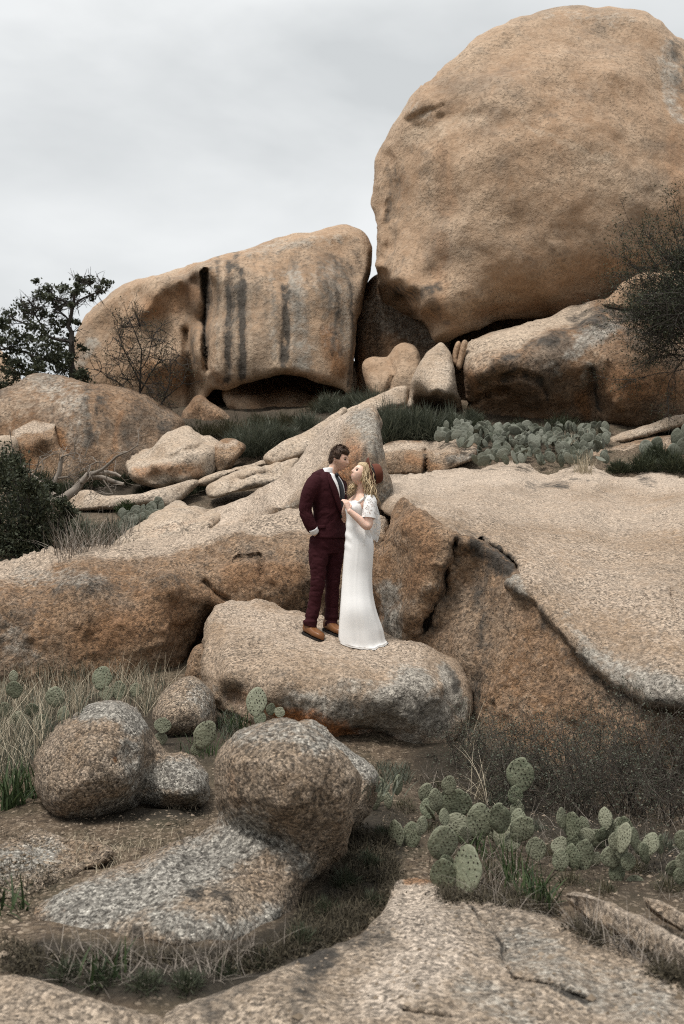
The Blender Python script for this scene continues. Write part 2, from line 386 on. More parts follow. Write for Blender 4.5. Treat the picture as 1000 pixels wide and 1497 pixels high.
# ------------------------------------------------------------------ rocks
BV, BT, BN = [], [], [0]         # world triangles of ground and rocks, to set things down on
def solid(V, T):
    BV.append(V); BT.append(T+BN[0]); BN[0] += len(V)
ATTRS = ('pale', 'rust', 'lichen', 'stain_shade')
def shell(outline, ctrl, R=40, T=0.6, Tbot=None, Tb=1.2, s=4.0, amp=0.05, freq=1.2, grooves=(), strokes=None, seed=0, soft=10, warp=6, ridge=0.0, pits=0.0, oct=5, sharp=False):
    """closed rock: outline in photo pixels, front surface depths ctrl (x, y, depth | None, z), rounded edges, real thickness Tb behind"""
    ol = np.asarray(outline, float) if sharp else catmull(outline, s)
    if sharp: 
        q = []
        for a, b in zip(ol, np.roll(ol, -1, 0)):
            k = max(1, int(np.linalg.norm(b-a)/s)); q += [a+(b-a)*i/k for i in range(k)]
        ol = np.array(q)
    jit = fbm(np.column_stack([ol/28.0, np.full(len(ol), seed*3.1)]), 3)
    x0, y0 = ol.min(0); x1, y1 = ol.max(0)
    nrm = np.roll(ol, -1, 0)-np.roll(ol, 1, 0); nrm = np.column_stack([nrm[:, 1], -nrm[:, 0]]); nrm /= np.linalg.norm(nrm, axis=1, keepdims=True)+1e-9
    ol = ol+nrm*(jit*min(1.6, 0.012*max(x1-x0, y1-y0)))[:, None]
    rg = np.random.default_rng(seed+11)
    gx, gy = np.meshgrid(np.arange(x0, x1, s), np.arange(y0, y1, s*0.87))
    gx = gx+((np.arange(gx.shape[0]) % 2)*s*0.5)[:, None]
    G = np.column_stack([gx.ravel(), gy.ravel()])+rg.uniform(-.18*s, .18*s, (gx.size, 2))
    G = G[inside(G, ol)]; e = segdist(G, ol, True); G = G[e > 0.75*s]
    pts = np.vstack([ol, G]); n = len(ol)
    res = delaunay_2d_cdt([Vector(p) for p in pts], [(i, (i+1) % n) for i in range(n)], [], 1, 1e-5)
    P = np.array([[v.x, v.y] for v in res[0]]); tri = np.array([list(f) for f in res[2] if len(f) == 3], int)
    a, b, c = P[tri[:, 0]], P[tri[:, 1]], P[tri[:, 2]]
    cr = (b[:, 0]-a[:, 0])*(c[:, 1]-a[:, 1])-(b[:, 1]-a[:, 1])*(c[:, 0]-a[:, 0])
    tri[cr < 0] = tri[cr < 0][:, ::-1]               # y runs down: this winding faces the viewer after the flip below
    e = segdist(P, ol, True)
    # boundary = edges used once
    ed = {}
    for f in tri:
        for i in range(3):
            k = (min(f[i], f[(i+1) % 3]), max(f[i], f[(i+1) % 3])); ed[k] = ed.get(k, 0)+1
    bnd = np.zeros(len(P), bool)
    for k, q in ed.items():
        if q == 1: bnd[k[0]] = bnd[k[1]] = True
    e[bnd] = 0
    cc = [(q[0], q[1], q[2] if q[2] is not None else dz(q[1], q[3])) for q in ctrl]
    f = rbf(cc, soft)
    D = f(P)
    v = (P[:, 1]-y0)/(y1-y0+1e-9)
    Te = T if Tbot is None else T+(Tbot-T)*np.clip((v-0.55)/0.35, 0, 1)
    pr = np.sqrt(np.clip(1-(1-np.clip(e/R, 0, 1))**2, 0, 1))
    front = D+Te*(1-pr)
    wp = P+warp*np.column_stack([fbm(np.column_stack([P/30, np.full(len(P), 1.7+seed)]), 4), fbm(np.column_stack([P/30, np.full(len(P), 9.3+seed)]), 4)])
    for g in grooves:
        d = segdist(wp if len(g) > 3 and g[3] else P, g[0], False); front = front+g[2]*np.exp(-(d/g[1])**2)
    back = D+Te+Tb*pr
    ms = {}
    for k in ATTRS:
        a_ = np.zeros(len(P))
        for q in (strokes or {}).get(k, ()):
            poly, w, st = q
            d = segdist(wp, poly, False) if len(poly) > 1 else np.hypot(*(wp-np.asarray(poly[0])).T)
            a_ = np.maximum(a_, st*np.clip(1.35-d/w, 0, 1))
        ms[k] = a_
    idx = np.where(~bnd)[0]; mp = np.arange(len(P)); mp[idx] = len(P)+np.arange(len(idx))
    V = np.vstack([unproj(P[:, 0], P[:, 1], front), unproj(P[idx, 0], P[idx, 1], back[idx])])
    TT = np.vstack([tri, mp[tri][:, ::-1]])
    N = vnormals(V, TT)
    Pn = V*freq; sp_ = s*float(np.median(D))/F
    oct = max(3, min(oct, int(math.log2(max(1.01, 1/(freq*2.0*sp_))))+1))
    nz = fbm(Pn, oct, 0.5, seed)
    if ridge: nz = nz+ridge*fbm(Pn*0.8, 4, 0.5, seed+3, True)
    if pits: nz = nz-pits*np.clip(fbm(Pn*3.1, 3, 0.5, seed+5)-0.25, 0, 1)
    V = V+N*(amp*nz)[:, None]
    for k in ATTRS: ms[k] = np.concatenate([ms[k], ms[k][idx]])
    # front faces the camera: check the mean normal of the front sheet
    n0 = np.cross(V[tri[:, 1]]-V[tri[:, 0]], V[tri[:, 2]]-V[tri[:, 0]]).sum(0)
    if n0 @ (V.mean(0)-CAM) > 0: TT = TT[:, ::-1]
    return V, TT, ms
def rock(name, label, outline, ctrl, mat, parent=None, group=None, cat='boulder', kind=None, **kw):
    V, T, ms = shell(outline, ctrl, **kw)
    solid(V, T)
    loc = np.array([V[:, 0].mean(), V[:, 1].mean(), V[:, 2].min()])
    if parent is not None: loc = np.array(parent.location)
    o = mk(name, V, T, M[mat], None, loc, ms)
    if parent is not None:
        o.parent = parent; o.location = (0, 0, 0)
    elif kind: tag(o, kind=kind)
    else: tag(o, label, cat, group)
    return o
# --- ground: one sheet to the horizon
gc = []
def gp(px, py, d, dzz=0.0):
    p = unproj(px, py, d); gc.append((p[0], p[1], p[2]+dzz))
for q in [(60, 1180, 6.6), (20, 1240, 5.9), (200, 1215, 6.0), (20, 1320, 5.0), (560, 1150, 7.6), (620, 1200, 6.7), (700, 1250, 5.9), (900, 1290, 5.4), (980, 1240, 6.0),
          (560, 1230, 6.1), (480, 1330, 4.8), (120, 1440, 3.9), (400, 1420, 4.0), (640, 1130, 8.2), (800, 1170, 7.6), (980, 1170, 7.4), (40, 1060, 9.0), (150, 1010, 10.0), (270, 1050, 8.6), (260, 1100, 7.8), (300, 1000, 9.9)]: gp(*q)
for q in [(-60, 780, 13), (60, 806, 13.2), (440, 610, 24), (560, 640, 20), (620, 640, 20.5), (700, 655, 19.6), (800, 655, 19.6),
          (900, 672, 18.6), (980, 650, 19.5), (300, 610, 26), (550, 590, 26), (640, 585, 24), (350, 590, 29), (0, 590, 27), (980, 620, 23)]: gp(*q)
for q in [(130, 790, 14), (200, 745, 15.5), (260, 725, 16.5), (330, 690, 18.5), (380, 655, 20.5), (100, 715, 19), (200, 690, 21), (40, 690, 20)]: gp(*q, -0.35)
for q in [(600, 760, 12), (800, 760, 13.5), (980, 770, 13.5), (800, 900, 10), (480, 900, 11.5), (300, 850, 12), (40, 900, 12), (430, 780, 14)]: gp(*q, -0.6)
for x in (-60, -25, 25, 60):
    for y, z in ((-40, -0.4), (0, 0), (6, 0.05), (10, 0.5), (16, 2.6), (22, 4.6), (30, 6.3), (42, 6.8)): gc.append((x, y, z))
for x in (-9, 0, 9): gc += [(x, 0, 0.0), (x, -12, 0.0), (x, 32, 6.5), (x, 42, 6.8), (x, 3, 0.0)]
fg = rbf(gc, 0.6)
ax = np.concatenate([np.linspace(-900, -60, 12), np.linspace(-50, -12, 30), np.arange(-11.5, 11.6, 0.12), np.linspace(12, 50, 30), np.linspace(60, 900, 12)])
ay = np.concatenate([np.linspace(-300, -14, 14), np.arange(-12, 2, 0.6), np.arange(2, 12, 0.075), np.arange(12, 32, 0.18), np.linspace(33, 60, 20), np.linspace(70, 1600, 24)])
gX, gY = np.meshgrid(ax, ay); gP = np.column_stack([gX.ravel(), gY.ravel()])
cl2 = np.column_stack([np.clip(gP[:, 0], -60, 60), np.clip(gP[:, 1], -40, 44)])
gZ = fg(cl2); GF = fg
far = np.clip((gP[:, 1]-44)/200, 0, 1); gZ = gZ*(1-far)+far*(-4)
g3 = np.column_stack([gP, gZ])
gZ = gZ+0.035*fbm(np.column_stack([gP*1.6, gP[:, :1]*0]), 5)+0.02*fbm(np.column_stack([gP*9, gP[:, :1]*0]), 2)
GV = np.column_stack([gP, gZ]); nx, ny = len(ax), len(ay)
ii = (np.arange(ny-1)[:, None]*nx+np.arange(nx-1)[None]).ravel()
GQ = np.column_stack([ii, ii+1, ii+nx+1, ii+nx])
gd = (GV-CAM) @ np.array([0, CP, SP]); gd = np.where(gd > .5, gd, 1e6); gpx = np.column_stack([500+F*(GV[:, 0])/gd, 748.5-F*((GV-CAM) @ np.array([0, -SP, CP]))/gd])
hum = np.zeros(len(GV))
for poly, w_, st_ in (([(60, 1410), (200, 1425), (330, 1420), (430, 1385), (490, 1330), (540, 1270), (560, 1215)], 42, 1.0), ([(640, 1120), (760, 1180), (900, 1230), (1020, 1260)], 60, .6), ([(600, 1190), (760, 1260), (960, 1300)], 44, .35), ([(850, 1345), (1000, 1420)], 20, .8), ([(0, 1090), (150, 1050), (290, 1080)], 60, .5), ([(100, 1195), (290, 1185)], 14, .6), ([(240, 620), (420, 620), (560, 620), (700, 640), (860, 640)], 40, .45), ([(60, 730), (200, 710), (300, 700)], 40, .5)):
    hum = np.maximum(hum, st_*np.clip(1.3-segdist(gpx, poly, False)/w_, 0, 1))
tag(mk('ground', GV, GQ, M['soil'], attrs={'humus': hum}), kind='structure')
solid(GV, np.vstack([GQ[:, [0, 1, 2]], GQ[:, [0, 2, 3]]]))

# --- the far row
rock('boulder', 'distant pale rock dome at the left edge, beyond the dark oak tree', [(-120, 600), (-90, 530), (-30, 513), (5, 516), (20, 532), (30, 600)],
     [(-40, 560, 38), (0, 530, 38.5)], 'granite_far', R=50, T=1.5, Tb=3, seed=1, amp=.12, freq=.5)
rock('boulder', 'giant rounded orange granite boulder towering over all the others against the sky',
     [(547, 392), (545, 330), (546, 280), (550, 245), (558, 215), (567, 190), (581, 165), (602, 138), (626, 115), (651, 92), (676, 72), (701, 52), (727, 37), (760, 24), (800, 14), (840, 10), (880, 9), (915, 11), (945, 20), (966, 33), (986, 52), (1004, 64), (1050, 110), (1090, 190), (1105, 300), (1090, 400), (1040, 440), (960, 440),
      (900, 452), (860, 456), (800, 462), (740, 472), (690, 486), (655, 499), (636, 500), (622, 486), (610, 472), (592, 470), (578, 476), (562, 464), (554, 440), (550, 412)],
     [(860, 250, 24.3), (760, 330, 24.2), (700, 240, 24.4), (670, 330, 24.5), (655, 250, 24.8), (655, 420, 24.6), (632, 300, 25.3), (630, 400, 25.1), (600, 300, 25.9), (565, 300, 26.6), (560, 380, 26.4), (580, 210, 26.6), (606, 172, 26.1), (640, 156, 25.6), (690, 160, 25.0), (610, 184, 26.3), (645, 170, 25.85), (680, 172, 25.25), (615, 210, 25.9), (650, 200, 25.2), (690, 190, 24.8), (630, 225, 25.4), (640, 135, 26.2), (690, 100, 26.1), (720, 110, 25.6), (780, 110, 25.3), (740, 70, 26.6), (800, 60, 26.6), (860, 30, 27.6), (900, 100, 25.6), (960, 150, 25.8), (985, 90, 27.2), (1000, 250, 25.0), (1000, 360, 25.2), (900, 380, 24.5), (800, 420, 24.7), (700, 440, 24.6), (660, 470, 24.9),
      (552, 392, 26.0), (572, 412, 25.4), (592, 428, 25.1), (612, 455, 25.0), (634, 490, 25.1), (553, 402, 27.4), (568, 420, 27.6), (588, 437, 27.6), (605, 460, 27.5), (624, 486, 27.2), (560, 440, 28.4), (580, 460, 28.6), (600, 468, 28.4), (720, 470, 25.6), (800, 456, 25.8), (900, 436, 26)],
     'granite_far', R=22, T=.9, Tbot=0.15, Tb=7, seed=2, amp=.12, freq=.6, oct=6, soft=4, ridge=.25,
     grooves=[([(597, 176), (620, 165), (648, 155)], 5, .16), ([(690, 160), (750, 190), (810, 165)], 18, .1, 1), ([(560, 230), (575, 300), (570, 360)], 9, .3, 1)],
     strokes={'pale': [([(600, 200), (650, 185), (690, 165)], 16, .55), ([(690, 170), (715, 178)], 10, .4), ([(760, 180), (830, 215), (900, 230)], 7, .5), ([(640, 250), (620, 290)], 20, .3)],
              'stain_shade': [([(570, 220), (590, 300), (585, 390)], 30, .30), ([(640, 210), (630, 300), (650, 400)], 26, .30), ([(690, 110), (760, 130), (840, 180)], 34, .22), ([(562, 245), (575, 260), (572, 320)], 10, .6), ([(600, 215), (625, 230), (615, 260)], 9, .35), ([(577, 430), (620, 428), (650, 410)], 16, .62), ([(630, 440), (650, 470)], 14, .55), ([(700, 70), (790, 40), (880, 45)], 20, .28), ([(985, 60), (1000, 130)], 18, .5), ([(975, 60), (1010, 120)], 22, .3), ([(800, 165), (815, 175)], 10, .4)],
              'lichen': [([(975, 70), (990, 170)], 18, .5), ([(590, 150), (625, 170)], 16, .35), ([(800, 25), (930, 25)], 14, .3)],
              'rust': [([(640, 350), (640, 460), (670, 480)], 24, .42), ([(640, 220), (650, 300)], 26, .4), ([(700, 460), (800, 448), (870, 435)], 14, .5), ([(935, 120), (960, 200)], 25, .3), ([(990, 200), (995, 300)], 30, .45)]})
rs_ = np.random.default_rng(14)
STREAKS = []
for k_ in range(34):
    x_ = rs_.uniform(308, 538); y_ = 345+rs_.uniform(20, 60); l_ = rs_.uniform(30, 150)
    STREAKS.append(([(x_, y_), (x_+rs_.normal()*3, y_+l_*.5), (x_+rs_.normal()*4, min(y_+l_, 545))], rs_.uniform(2, 7), rs_.uniform(.3, .62)))
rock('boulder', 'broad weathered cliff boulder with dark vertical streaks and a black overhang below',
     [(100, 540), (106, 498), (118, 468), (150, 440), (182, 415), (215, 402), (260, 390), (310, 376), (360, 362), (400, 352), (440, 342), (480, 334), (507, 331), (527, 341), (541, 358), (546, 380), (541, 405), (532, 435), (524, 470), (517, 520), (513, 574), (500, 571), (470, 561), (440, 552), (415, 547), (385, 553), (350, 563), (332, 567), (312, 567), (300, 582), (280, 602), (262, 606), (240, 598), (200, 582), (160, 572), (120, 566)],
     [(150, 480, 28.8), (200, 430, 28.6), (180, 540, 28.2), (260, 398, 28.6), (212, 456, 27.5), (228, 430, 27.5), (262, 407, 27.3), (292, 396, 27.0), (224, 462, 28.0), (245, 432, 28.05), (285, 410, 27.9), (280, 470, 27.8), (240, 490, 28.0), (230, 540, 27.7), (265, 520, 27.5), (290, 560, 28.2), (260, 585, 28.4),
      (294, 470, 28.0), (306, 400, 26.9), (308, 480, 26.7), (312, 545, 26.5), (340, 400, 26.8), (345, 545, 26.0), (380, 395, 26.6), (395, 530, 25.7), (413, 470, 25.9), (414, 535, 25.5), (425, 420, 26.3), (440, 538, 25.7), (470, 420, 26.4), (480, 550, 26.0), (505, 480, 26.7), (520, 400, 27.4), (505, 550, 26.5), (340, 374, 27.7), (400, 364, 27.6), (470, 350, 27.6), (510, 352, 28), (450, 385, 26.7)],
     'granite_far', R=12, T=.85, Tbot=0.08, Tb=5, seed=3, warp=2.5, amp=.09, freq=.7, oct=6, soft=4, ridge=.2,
     grooves=[([(299, 396), (301, 440), (299, 500), (303, 540)], 4, .7), ([(335, 385), (336, 470), (335, 540)], 5, .10), ([(353, 400), (355, 540)], 5, .08), ([(372, 380), (375, 470)], 5, .1), ([(415, 390), (417, 480), (414, 530)], 5, .12), ([(272, 485), (276, 540), (280, 590)], 6, .45)],
     strokes={'stain_shade': STREAKS+[([(312, 450), (420, 450)], 70, .45), ([(430, 410), (530, 400)], 60, .40), ([(440, 370), (445, 500)], 12, .4), ([(470, 365), (472, 470)], 9, .45), ([(310, 385), (420, 368), (520, 350)], 10, .35), ([(299, 398), (302, 440), (300, 520)], 6, .95), ([(334, 388), (336, 470), (333, 555)], 6.5, 1.0), ([(344, 430), (345, 530)], 4, .5), ([(353, 402), (356, 470), (353, 550)], 7, 1.0), ([(415, 420), (417, 470), (415, 530)], 8, 1.1), ([(364, 395), (366, 470)], 4, .45), ([(325, 388), (325, 470)], 4, .35), ([(400, 380), (402, 460)], 5, .4), ([(465, 385), (468, 450)], 6, .5), ([(500, 375), (498, 440)], 8, .45), ([(372, 385), (374, 420)], 4, .5), ([(385, 390), (388, 450)], 4, .45), ([(449, 385), (450, 430)], 4, .6), ([(428, 375), (520, 370)], 14, .45), ([(545, 370), (535, 430)], 8, .6), ([(285, 480), (275, 560)], 12, .5), ([(150, 560), (220, 575), (260, 600)], 8, .5), ([(250, 408), (290, 398)], 6, .35), ([(310, 385), (410, 372)], 5, .4), ([(515, 480), (512, 560)], 5, .5)],
              'lichen': [([(430, 400), (445, 530)], 22, .52), ([(480, 400), (500, 500)], 34, .42), ([(360, 370), (500, 345)], 14, .35), ([(395, 400), (400, 520)], 10, .35), ([(115, 540), (135, 500)], 14, .5), ([(318, 390), (318, 540)], 5, .3)],
              'rust': [([(225, 450), (260, 440), (280, 430)], 26, .55), ([(220, 540), (260, 560)], 30, .6), ([(480, 490), (495, 540)], 20, .7), ([(420, 545), (480, 552)], 9, .5), ([(312, 540), (330, 560)], 8, .4)],
              'pale': [([(180, 440), (260, 395), (320, 378)], 18, .35), ([(345, 400), (345, 540)], 5, .5), ([(365, 420), (365, 545)], 6, .55), ([(324, 400), (322, 540)], 7, .5), ([(395, 440), (405, 530)], 9, .5), ([(240, 520), (250, 500)], 12, .3)]})
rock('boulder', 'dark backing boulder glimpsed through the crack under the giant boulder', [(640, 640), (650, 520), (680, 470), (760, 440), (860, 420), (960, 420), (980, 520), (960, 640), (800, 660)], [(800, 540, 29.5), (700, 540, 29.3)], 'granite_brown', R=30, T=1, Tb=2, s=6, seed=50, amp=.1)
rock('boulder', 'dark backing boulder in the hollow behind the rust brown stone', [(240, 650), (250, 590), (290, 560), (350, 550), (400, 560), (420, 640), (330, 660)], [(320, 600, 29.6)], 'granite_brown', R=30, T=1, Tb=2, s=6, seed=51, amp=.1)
rock('rock', 'brown rock face recessed in deep shade under the streaked overhang', [(325, 575), (350, 535), (420, 520), (520, 530), (522, 575), (508, 600), (470, 606), (440, 609), (380, 607), (345, 600)],
     [(420, 555, 29.6), (380, 566, 29.2), (470, 562, 29.4), (420, 578, 27.2), (370, 580, 27.0), (480, 580, 27.3), (420, 600, 26.8), (360, 592, 26.7), (490, 596, 27.0)], 'granite_far', R=20, T=.6, Tb=2, seed=4, amp=.1, freq=.8, cat='rock', strokes={'rust': [([(370, 590), (470, 590)], 14, .4)]})
rock('rock', 'rust brown stone lodged at the foot of the cleft', [(264, 604), (278, 588), (292, 579), (308, 590), (330, 603), (344, 618), (335, 640), (300, 640), (268, 630)],
     [(295, 595, 25.6), (320, 612, 25.4), (280, 610, 25.8)], 'granite_brown', R=14, T=.5, Tb=1.5, seed=5, amp=.06, freq=1, cat='rock', strokes={'rust': [([(280, 600), (320, 610)], 14, .4)]})
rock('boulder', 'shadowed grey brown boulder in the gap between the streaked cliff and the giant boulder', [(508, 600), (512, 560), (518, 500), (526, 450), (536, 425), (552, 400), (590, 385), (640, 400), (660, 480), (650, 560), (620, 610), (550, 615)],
     [(545, 480, 28.6), (600, 500, 28.2), (530, 560, 28.4), (600, 560, 28)], 'granite_brown', R=22, T=1.0, Tb=3, seed=6, amp=.12, freq=.6, strokes={'rust': [([(520, 570), (525, 520)], 10, .7)], 'lichen': [([(545, 450), (620, 480)], 40, .45)], 'stain_shade': [([(600, 470), (640, 500)], 22, .4)]})
rock('rock', 'small tan rock split by a diagonal edge, left of the pale wedge', [(530, 545), (532, 530), (545, 523), (566, 521), (578, 508), (592, 503), (606, 506), (614, 520), (616, 545), (612, 570), (596, 582), (560, 584), (540, 574)],
     [(550, 540, 25.2), (568, 523, 25.4), (575, 545, 24.8), (598, 520, 25.0), (595, 560, 24.8)], 'granite_far', R=9, T=.35, Tb=1.2, seed=7, amp=.05, freq=1, cat='rock', grooves=[([(566, 522), (576, 545), (565, 575)], 3, .2)])
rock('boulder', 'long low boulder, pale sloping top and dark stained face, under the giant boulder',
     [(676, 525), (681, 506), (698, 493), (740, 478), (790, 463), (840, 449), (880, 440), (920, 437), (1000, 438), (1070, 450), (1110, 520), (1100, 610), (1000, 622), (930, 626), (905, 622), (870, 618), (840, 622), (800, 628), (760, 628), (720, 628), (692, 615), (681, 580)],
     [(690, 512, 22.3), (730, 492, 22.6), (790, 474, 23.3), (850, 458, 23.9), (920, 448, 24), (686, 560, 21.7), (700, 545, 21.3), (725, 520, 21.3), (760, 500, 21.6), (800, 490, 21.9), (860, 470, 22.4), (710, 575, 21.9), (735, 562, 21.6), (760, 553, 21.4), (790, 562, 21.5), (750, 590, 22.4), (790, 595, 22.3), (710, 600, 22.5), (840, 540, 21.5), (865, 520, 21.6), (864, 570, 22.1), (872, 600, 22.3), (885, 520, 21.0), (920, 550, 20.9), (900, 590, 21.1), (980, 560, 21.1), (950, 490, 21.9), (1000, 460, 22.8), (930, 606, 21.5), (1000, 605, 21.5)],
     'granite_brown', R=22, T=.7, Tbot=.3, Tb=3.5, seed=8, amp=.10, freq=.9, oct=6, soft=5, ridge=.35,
     grooves=[([(735, 557), (760, 548), (785, 556), (800, 575)], 5, .2), ([(864, 545), (868, 575), (882, 600)], 6, .2), ([(712, 510), (730, 502)], 3, .2), ([(690, 590), (720, 572), (740, 575)], 5, .3, 1), ([(880, 505), (905, 492), (940, 488)], 4, .15)],
     strokes={'pale': [([(685, 515), (740, 490), (800, 470), (850, 455)], 22, .85), ([(700, 530), (715, 515)], 14, .5), ([(880, 510), (870, 545)], 7, .4)],
              'stain_shade': [([(700, 560), (722, 532), (760, 512), (800, 498), (850, 478)], 10, .62), ([(850, 470), (920, 460), (1000, 470)], 24, .72), ([(930, 490), (1000, 500)], 24, .5), ([(735, 557), (762, 548), (790, 560), (802, 580)], 6, .7), ([(690, 585), (720, 578)], 12, .5), ([(800, 600), (850, 600)], 12, .5), ([(864, 545), (870, 580), (885, 600)], 5, .8), ([(800, 540), (830, 520)], 16, .35), ([(760, 590), (790, 600)], 14, .4), ([(740, 530), (800, 530)], 16, .3)],  # wide strokes at the right end paint dark shade
              'lichen': [([(830, 520), (865, 490), (900, 480)], 16, .6), ([(860, 540), (850, 560)], 9, .45), ([(800, 530), (820, 550)], 12, .35)],
              'rust': [([(900, 560), (1000, 560)], 40, .55), ([(845, 580), (860, 600)], 14, .7), ([(690, 550), (700, 570)], 10, .55), ([(750, 570), (790, 575)], 12, .35)]})
rock('rock', 'brown slab wedged in the crack behind the dark overhanging bush at right', [(880, 450), (900, 425), (925, 405), (950, 398), (1020, 400), (1030, 450), (960, 460)],
     [(930, 425, 23.6), (980, 430, 23.2)], 'granite_far', R=12, T=.4, Tb=1, seed=9, amp=.06, cat='rock')
rock('rock', 'pale pointed wedge of rock propped under the giant boulder, hollow at its foot', [(594, 612), (594, 585), (598, 562), (606, 542), (618, 522), (634, 506), (645, 499), (655, 508), (664, 528), (669, 556), (674, 588), (673, 620), (640, 625), (610, 622)],
     [(600, 575, 22.3), (615, 550, 21.8), (640, 520, 22.0), (645, 555, 21.4), (630, 576, 21.3), (650, 580, 21.3), (664, 580, 21.7), (602, 592, 22.0), (612, 588, 23.0), (630, 588, 23.2), (650, 592, 23.2), (668, 592, 22.4), (640, 610, 23.2)], 'granite_pale', R=12, T=.5, Tbot=.2, Tb=1.5, seed=10, amp=.045, freq=1.3, cat='rock', soft=3,
     strokes={'stain_shade': [([(612, 596), (635, 588), (662, 600)], 10, .55)], 'rust': [([(600, 580), (625, 560)], 14, .25)]})  # dark stroke paints the hollow at the foot as shaded
for k, (ol, lb) in enumerate([([(662, 530), (663, 510), (667, 500), (672, 499), (674, 506), (671, 520), (669, 534)], 'slim reddish stone, left one of two jammed upright beside the pale wedge'),
                              ([(668, 536), (671, 518), (675, 501), (680, 497), (684, 501), (681, 514), (677, 530), (673, 540)], 'slim reddish stone, right one of two jammed upright beside the pale wedge')]):
    rock('stone', lb, ol, [(ol[0][0]+5, 515, 22.4-.1*k)], 'granite_far', R=5, T=.1, Tb=.25, s=2, seed=12+k, amp=.015, freq=3, cat='stone', strokes={'rust': [(ol[:3], 12, .35)]})
rock('boulder', 'broad grey and brown boulder with a dark stained band, below the oak tree at left',
     [(-80, 620), (-20, 580), (20, 566), (45, 551), (65, 548), (95, 553), (130, 562), (165, 568), (200, 579), (235, 595), (264, 616), (266, 660), (235, 700), (180, 730), (100, 740), (0, 740), (-70, 720)],
     [(20, 600, 21.8), (60, 575, 22.0), (60, 554, 22.8), (110, 600, 21.2), (180, 600, 21.4), (230, 620, 21.9), (200, 660, 21.2), (120, 670, 20.8), (30, 660, 21.2)], 'granite_brown', R=30, T=.9, Tb=3, seed=14, amp=.1, freq=.7,
     strokes={'pale': [([(0, 610), (50, 575), (100, 590)], 34, .45)], 'stain_shade': [([(125, 575), (122, 610), (130, 650)], 14, .6), ([(150, 580), (150, 620)], 14, .7), ([(200, 590), (190, 680)], 30, .45), ([(240, 620), (225, 690)], 20, .55)], 'lichen': [([(60, 555), (110, 590), (120, 640)], 30, .42)], 'rust': [([(85, 640), (92, 680)], 14, .75), ([(175, 600), (165, 680)], 9, .5), ([(160, 680), (165, 690)], 8, .8)]})  # broad dark strokes on the right part paint its shadow
rock('rock', 'leaning rock with a pale cap and rusty side at left, behind the dead branches', [(16, 642), (26, 625), (52, 615), (80, 611), (86, 617), (84, 630), (88, 652), (102, 668), (114, 692), (114, 730), (16, 735)],
     [(40, 628, 21.0), (75, 617, 21.3), (30, 648, 20.5), (60, 638, 20.3), (80, 630, 20.5), (60, 665, 20.6), (90, 690, 20.2), (40, 690, 20.5)], 'granite_mid', R=7, T=.3, Tb=1.2, seed=15, amp=.04, freq=1.4, cat='rock', soft=3,
     strokes={'pale': [([(25, 635), (50, 622), (80, 614)], 8, .95)], 'rust': [([(40, 660), (45, 680)], 14, .6), ([(85, 640), (80, 660)], 8, .4)], 'stain_shade': [([(60, 650), (80, 640)], 7, .3)]})
rock('rock', 'small smooth pale rock at the left edge beside the dead branches', [(-50, 655), (-10, 640), (14, 637), (26, 645), (27, 662), (20, 690), (-40, 700)], [(0, 655, 20.0), (20, 650, 20.2)], 'granite_pale', R=10, T=.3, Tb=.8, seed=16, amp=.03, cat='rock')
rock('boulder', 'jagged pale topped boulder on the slope below the bare shrub', [(181, 682), (189, 668), (215, 654), (240, 640), (262, 629), (275, 626), (290, 634), (312, 642), (328, 652), (324, 672), (316, 692), (296, 703), (250, 712), (225, 716), (200, 706), (185, 694)],
     [(215, 660, 20.0), (262, 634, 20.4), (300, 646, 20.2), (240, 655, 19.4), (275, 652, 19.2), (255, 668, 18.9), (222, 676, 18.9), (195, 684, 19.1), (300, 662, 19.2), (270, 690, 18.9), (225, 698, 19.0), (310, 682, 19.4), (250, 680, 18.7)], 'granite_pale', R=10, T=.35, Tb=1.2, s=3.5, seed=17, amp=.07, freq=1.5, soft=3, ridge=.5,
     grooves=[([(215, 668), (250, 665), (290, 655)], 3, .15, 1)],
     strokes={'rust': [([(200, 690), (240, 685), (290, 685)], 16, .6)], 'stain_shade': [([(225, 680), (260, 675), (300, 660)], 8, .35), ([(215, 712), (290, 704)], 6, .5)]})
rock('rock', 'small tan rock leaning on the right end of the jagged pale boulder', [(310, 664), (318, 647), (335, 641), (352, 646), (358, 655), (346, 674), (332, 692), (314, 694)], [(335, 648, 19.8), (325, 665, 19.3), (345, 660, 19.5), (325, 682, 19.4)], 'granite_mid', R=8, T=.3, Tb=.8, s=3, seed=18, amp=.05, freq=1.5, cat='rock', strokes={'pale': [([(320, 650), (345, 648)], 8, .7)]})
rock('rock', 'thin pale slab lying along the slope, right of the black overhang shrubs', [(500, 603), (530, 588), (560, 575), (592, 564), (598, 574), (592, 592), (560, 600), (505, 622)], [(510, 606, 21.2), (560, 582, 22), (590, 572, 22.4), (560, 592, 21.4)], 'granite_pale', R=7, T=.2, Tb=.6, s=3.5, seed=19, amp=.03, cat='rock')
rock('rock', 'pale tilted slab among shrubs, behind the leaning rock at its left', [(386, 670), (398, 656), (430, 640), (460, 624), (490, 606), (505, 598), (500, 622), (472, 647), (440, 667), (402, 680)], [(400, 664, 18.0), (450, 636, 18.6), (490, 614, 19.2), (450, 652, 18.0)], 'granite_pale', R=7, T=.2, Tb=.6, s=3.5, seed=20, amp=.03, cat='rock')
rock('rock', 'low pale strip of rock running across the slope above the green grass', [(70, 742), (98, 724), (130, 716), (160, 727), (200, 724), (240, 714), (282, 702), (288, 708), (262, 732), (248, 744), (236, 738), (220, 736), (200, 740), (130, 748), (90, 752)],
     [(110, 728, 17.4), (200, 731, 17), (270, 712, 17.6), (130, 740, 16.9), (245, 730, 16.9)], 'granite_pale', R=6, T=.2, Tb=.7, s=3, seed=21, amp=.03, cat='rock')
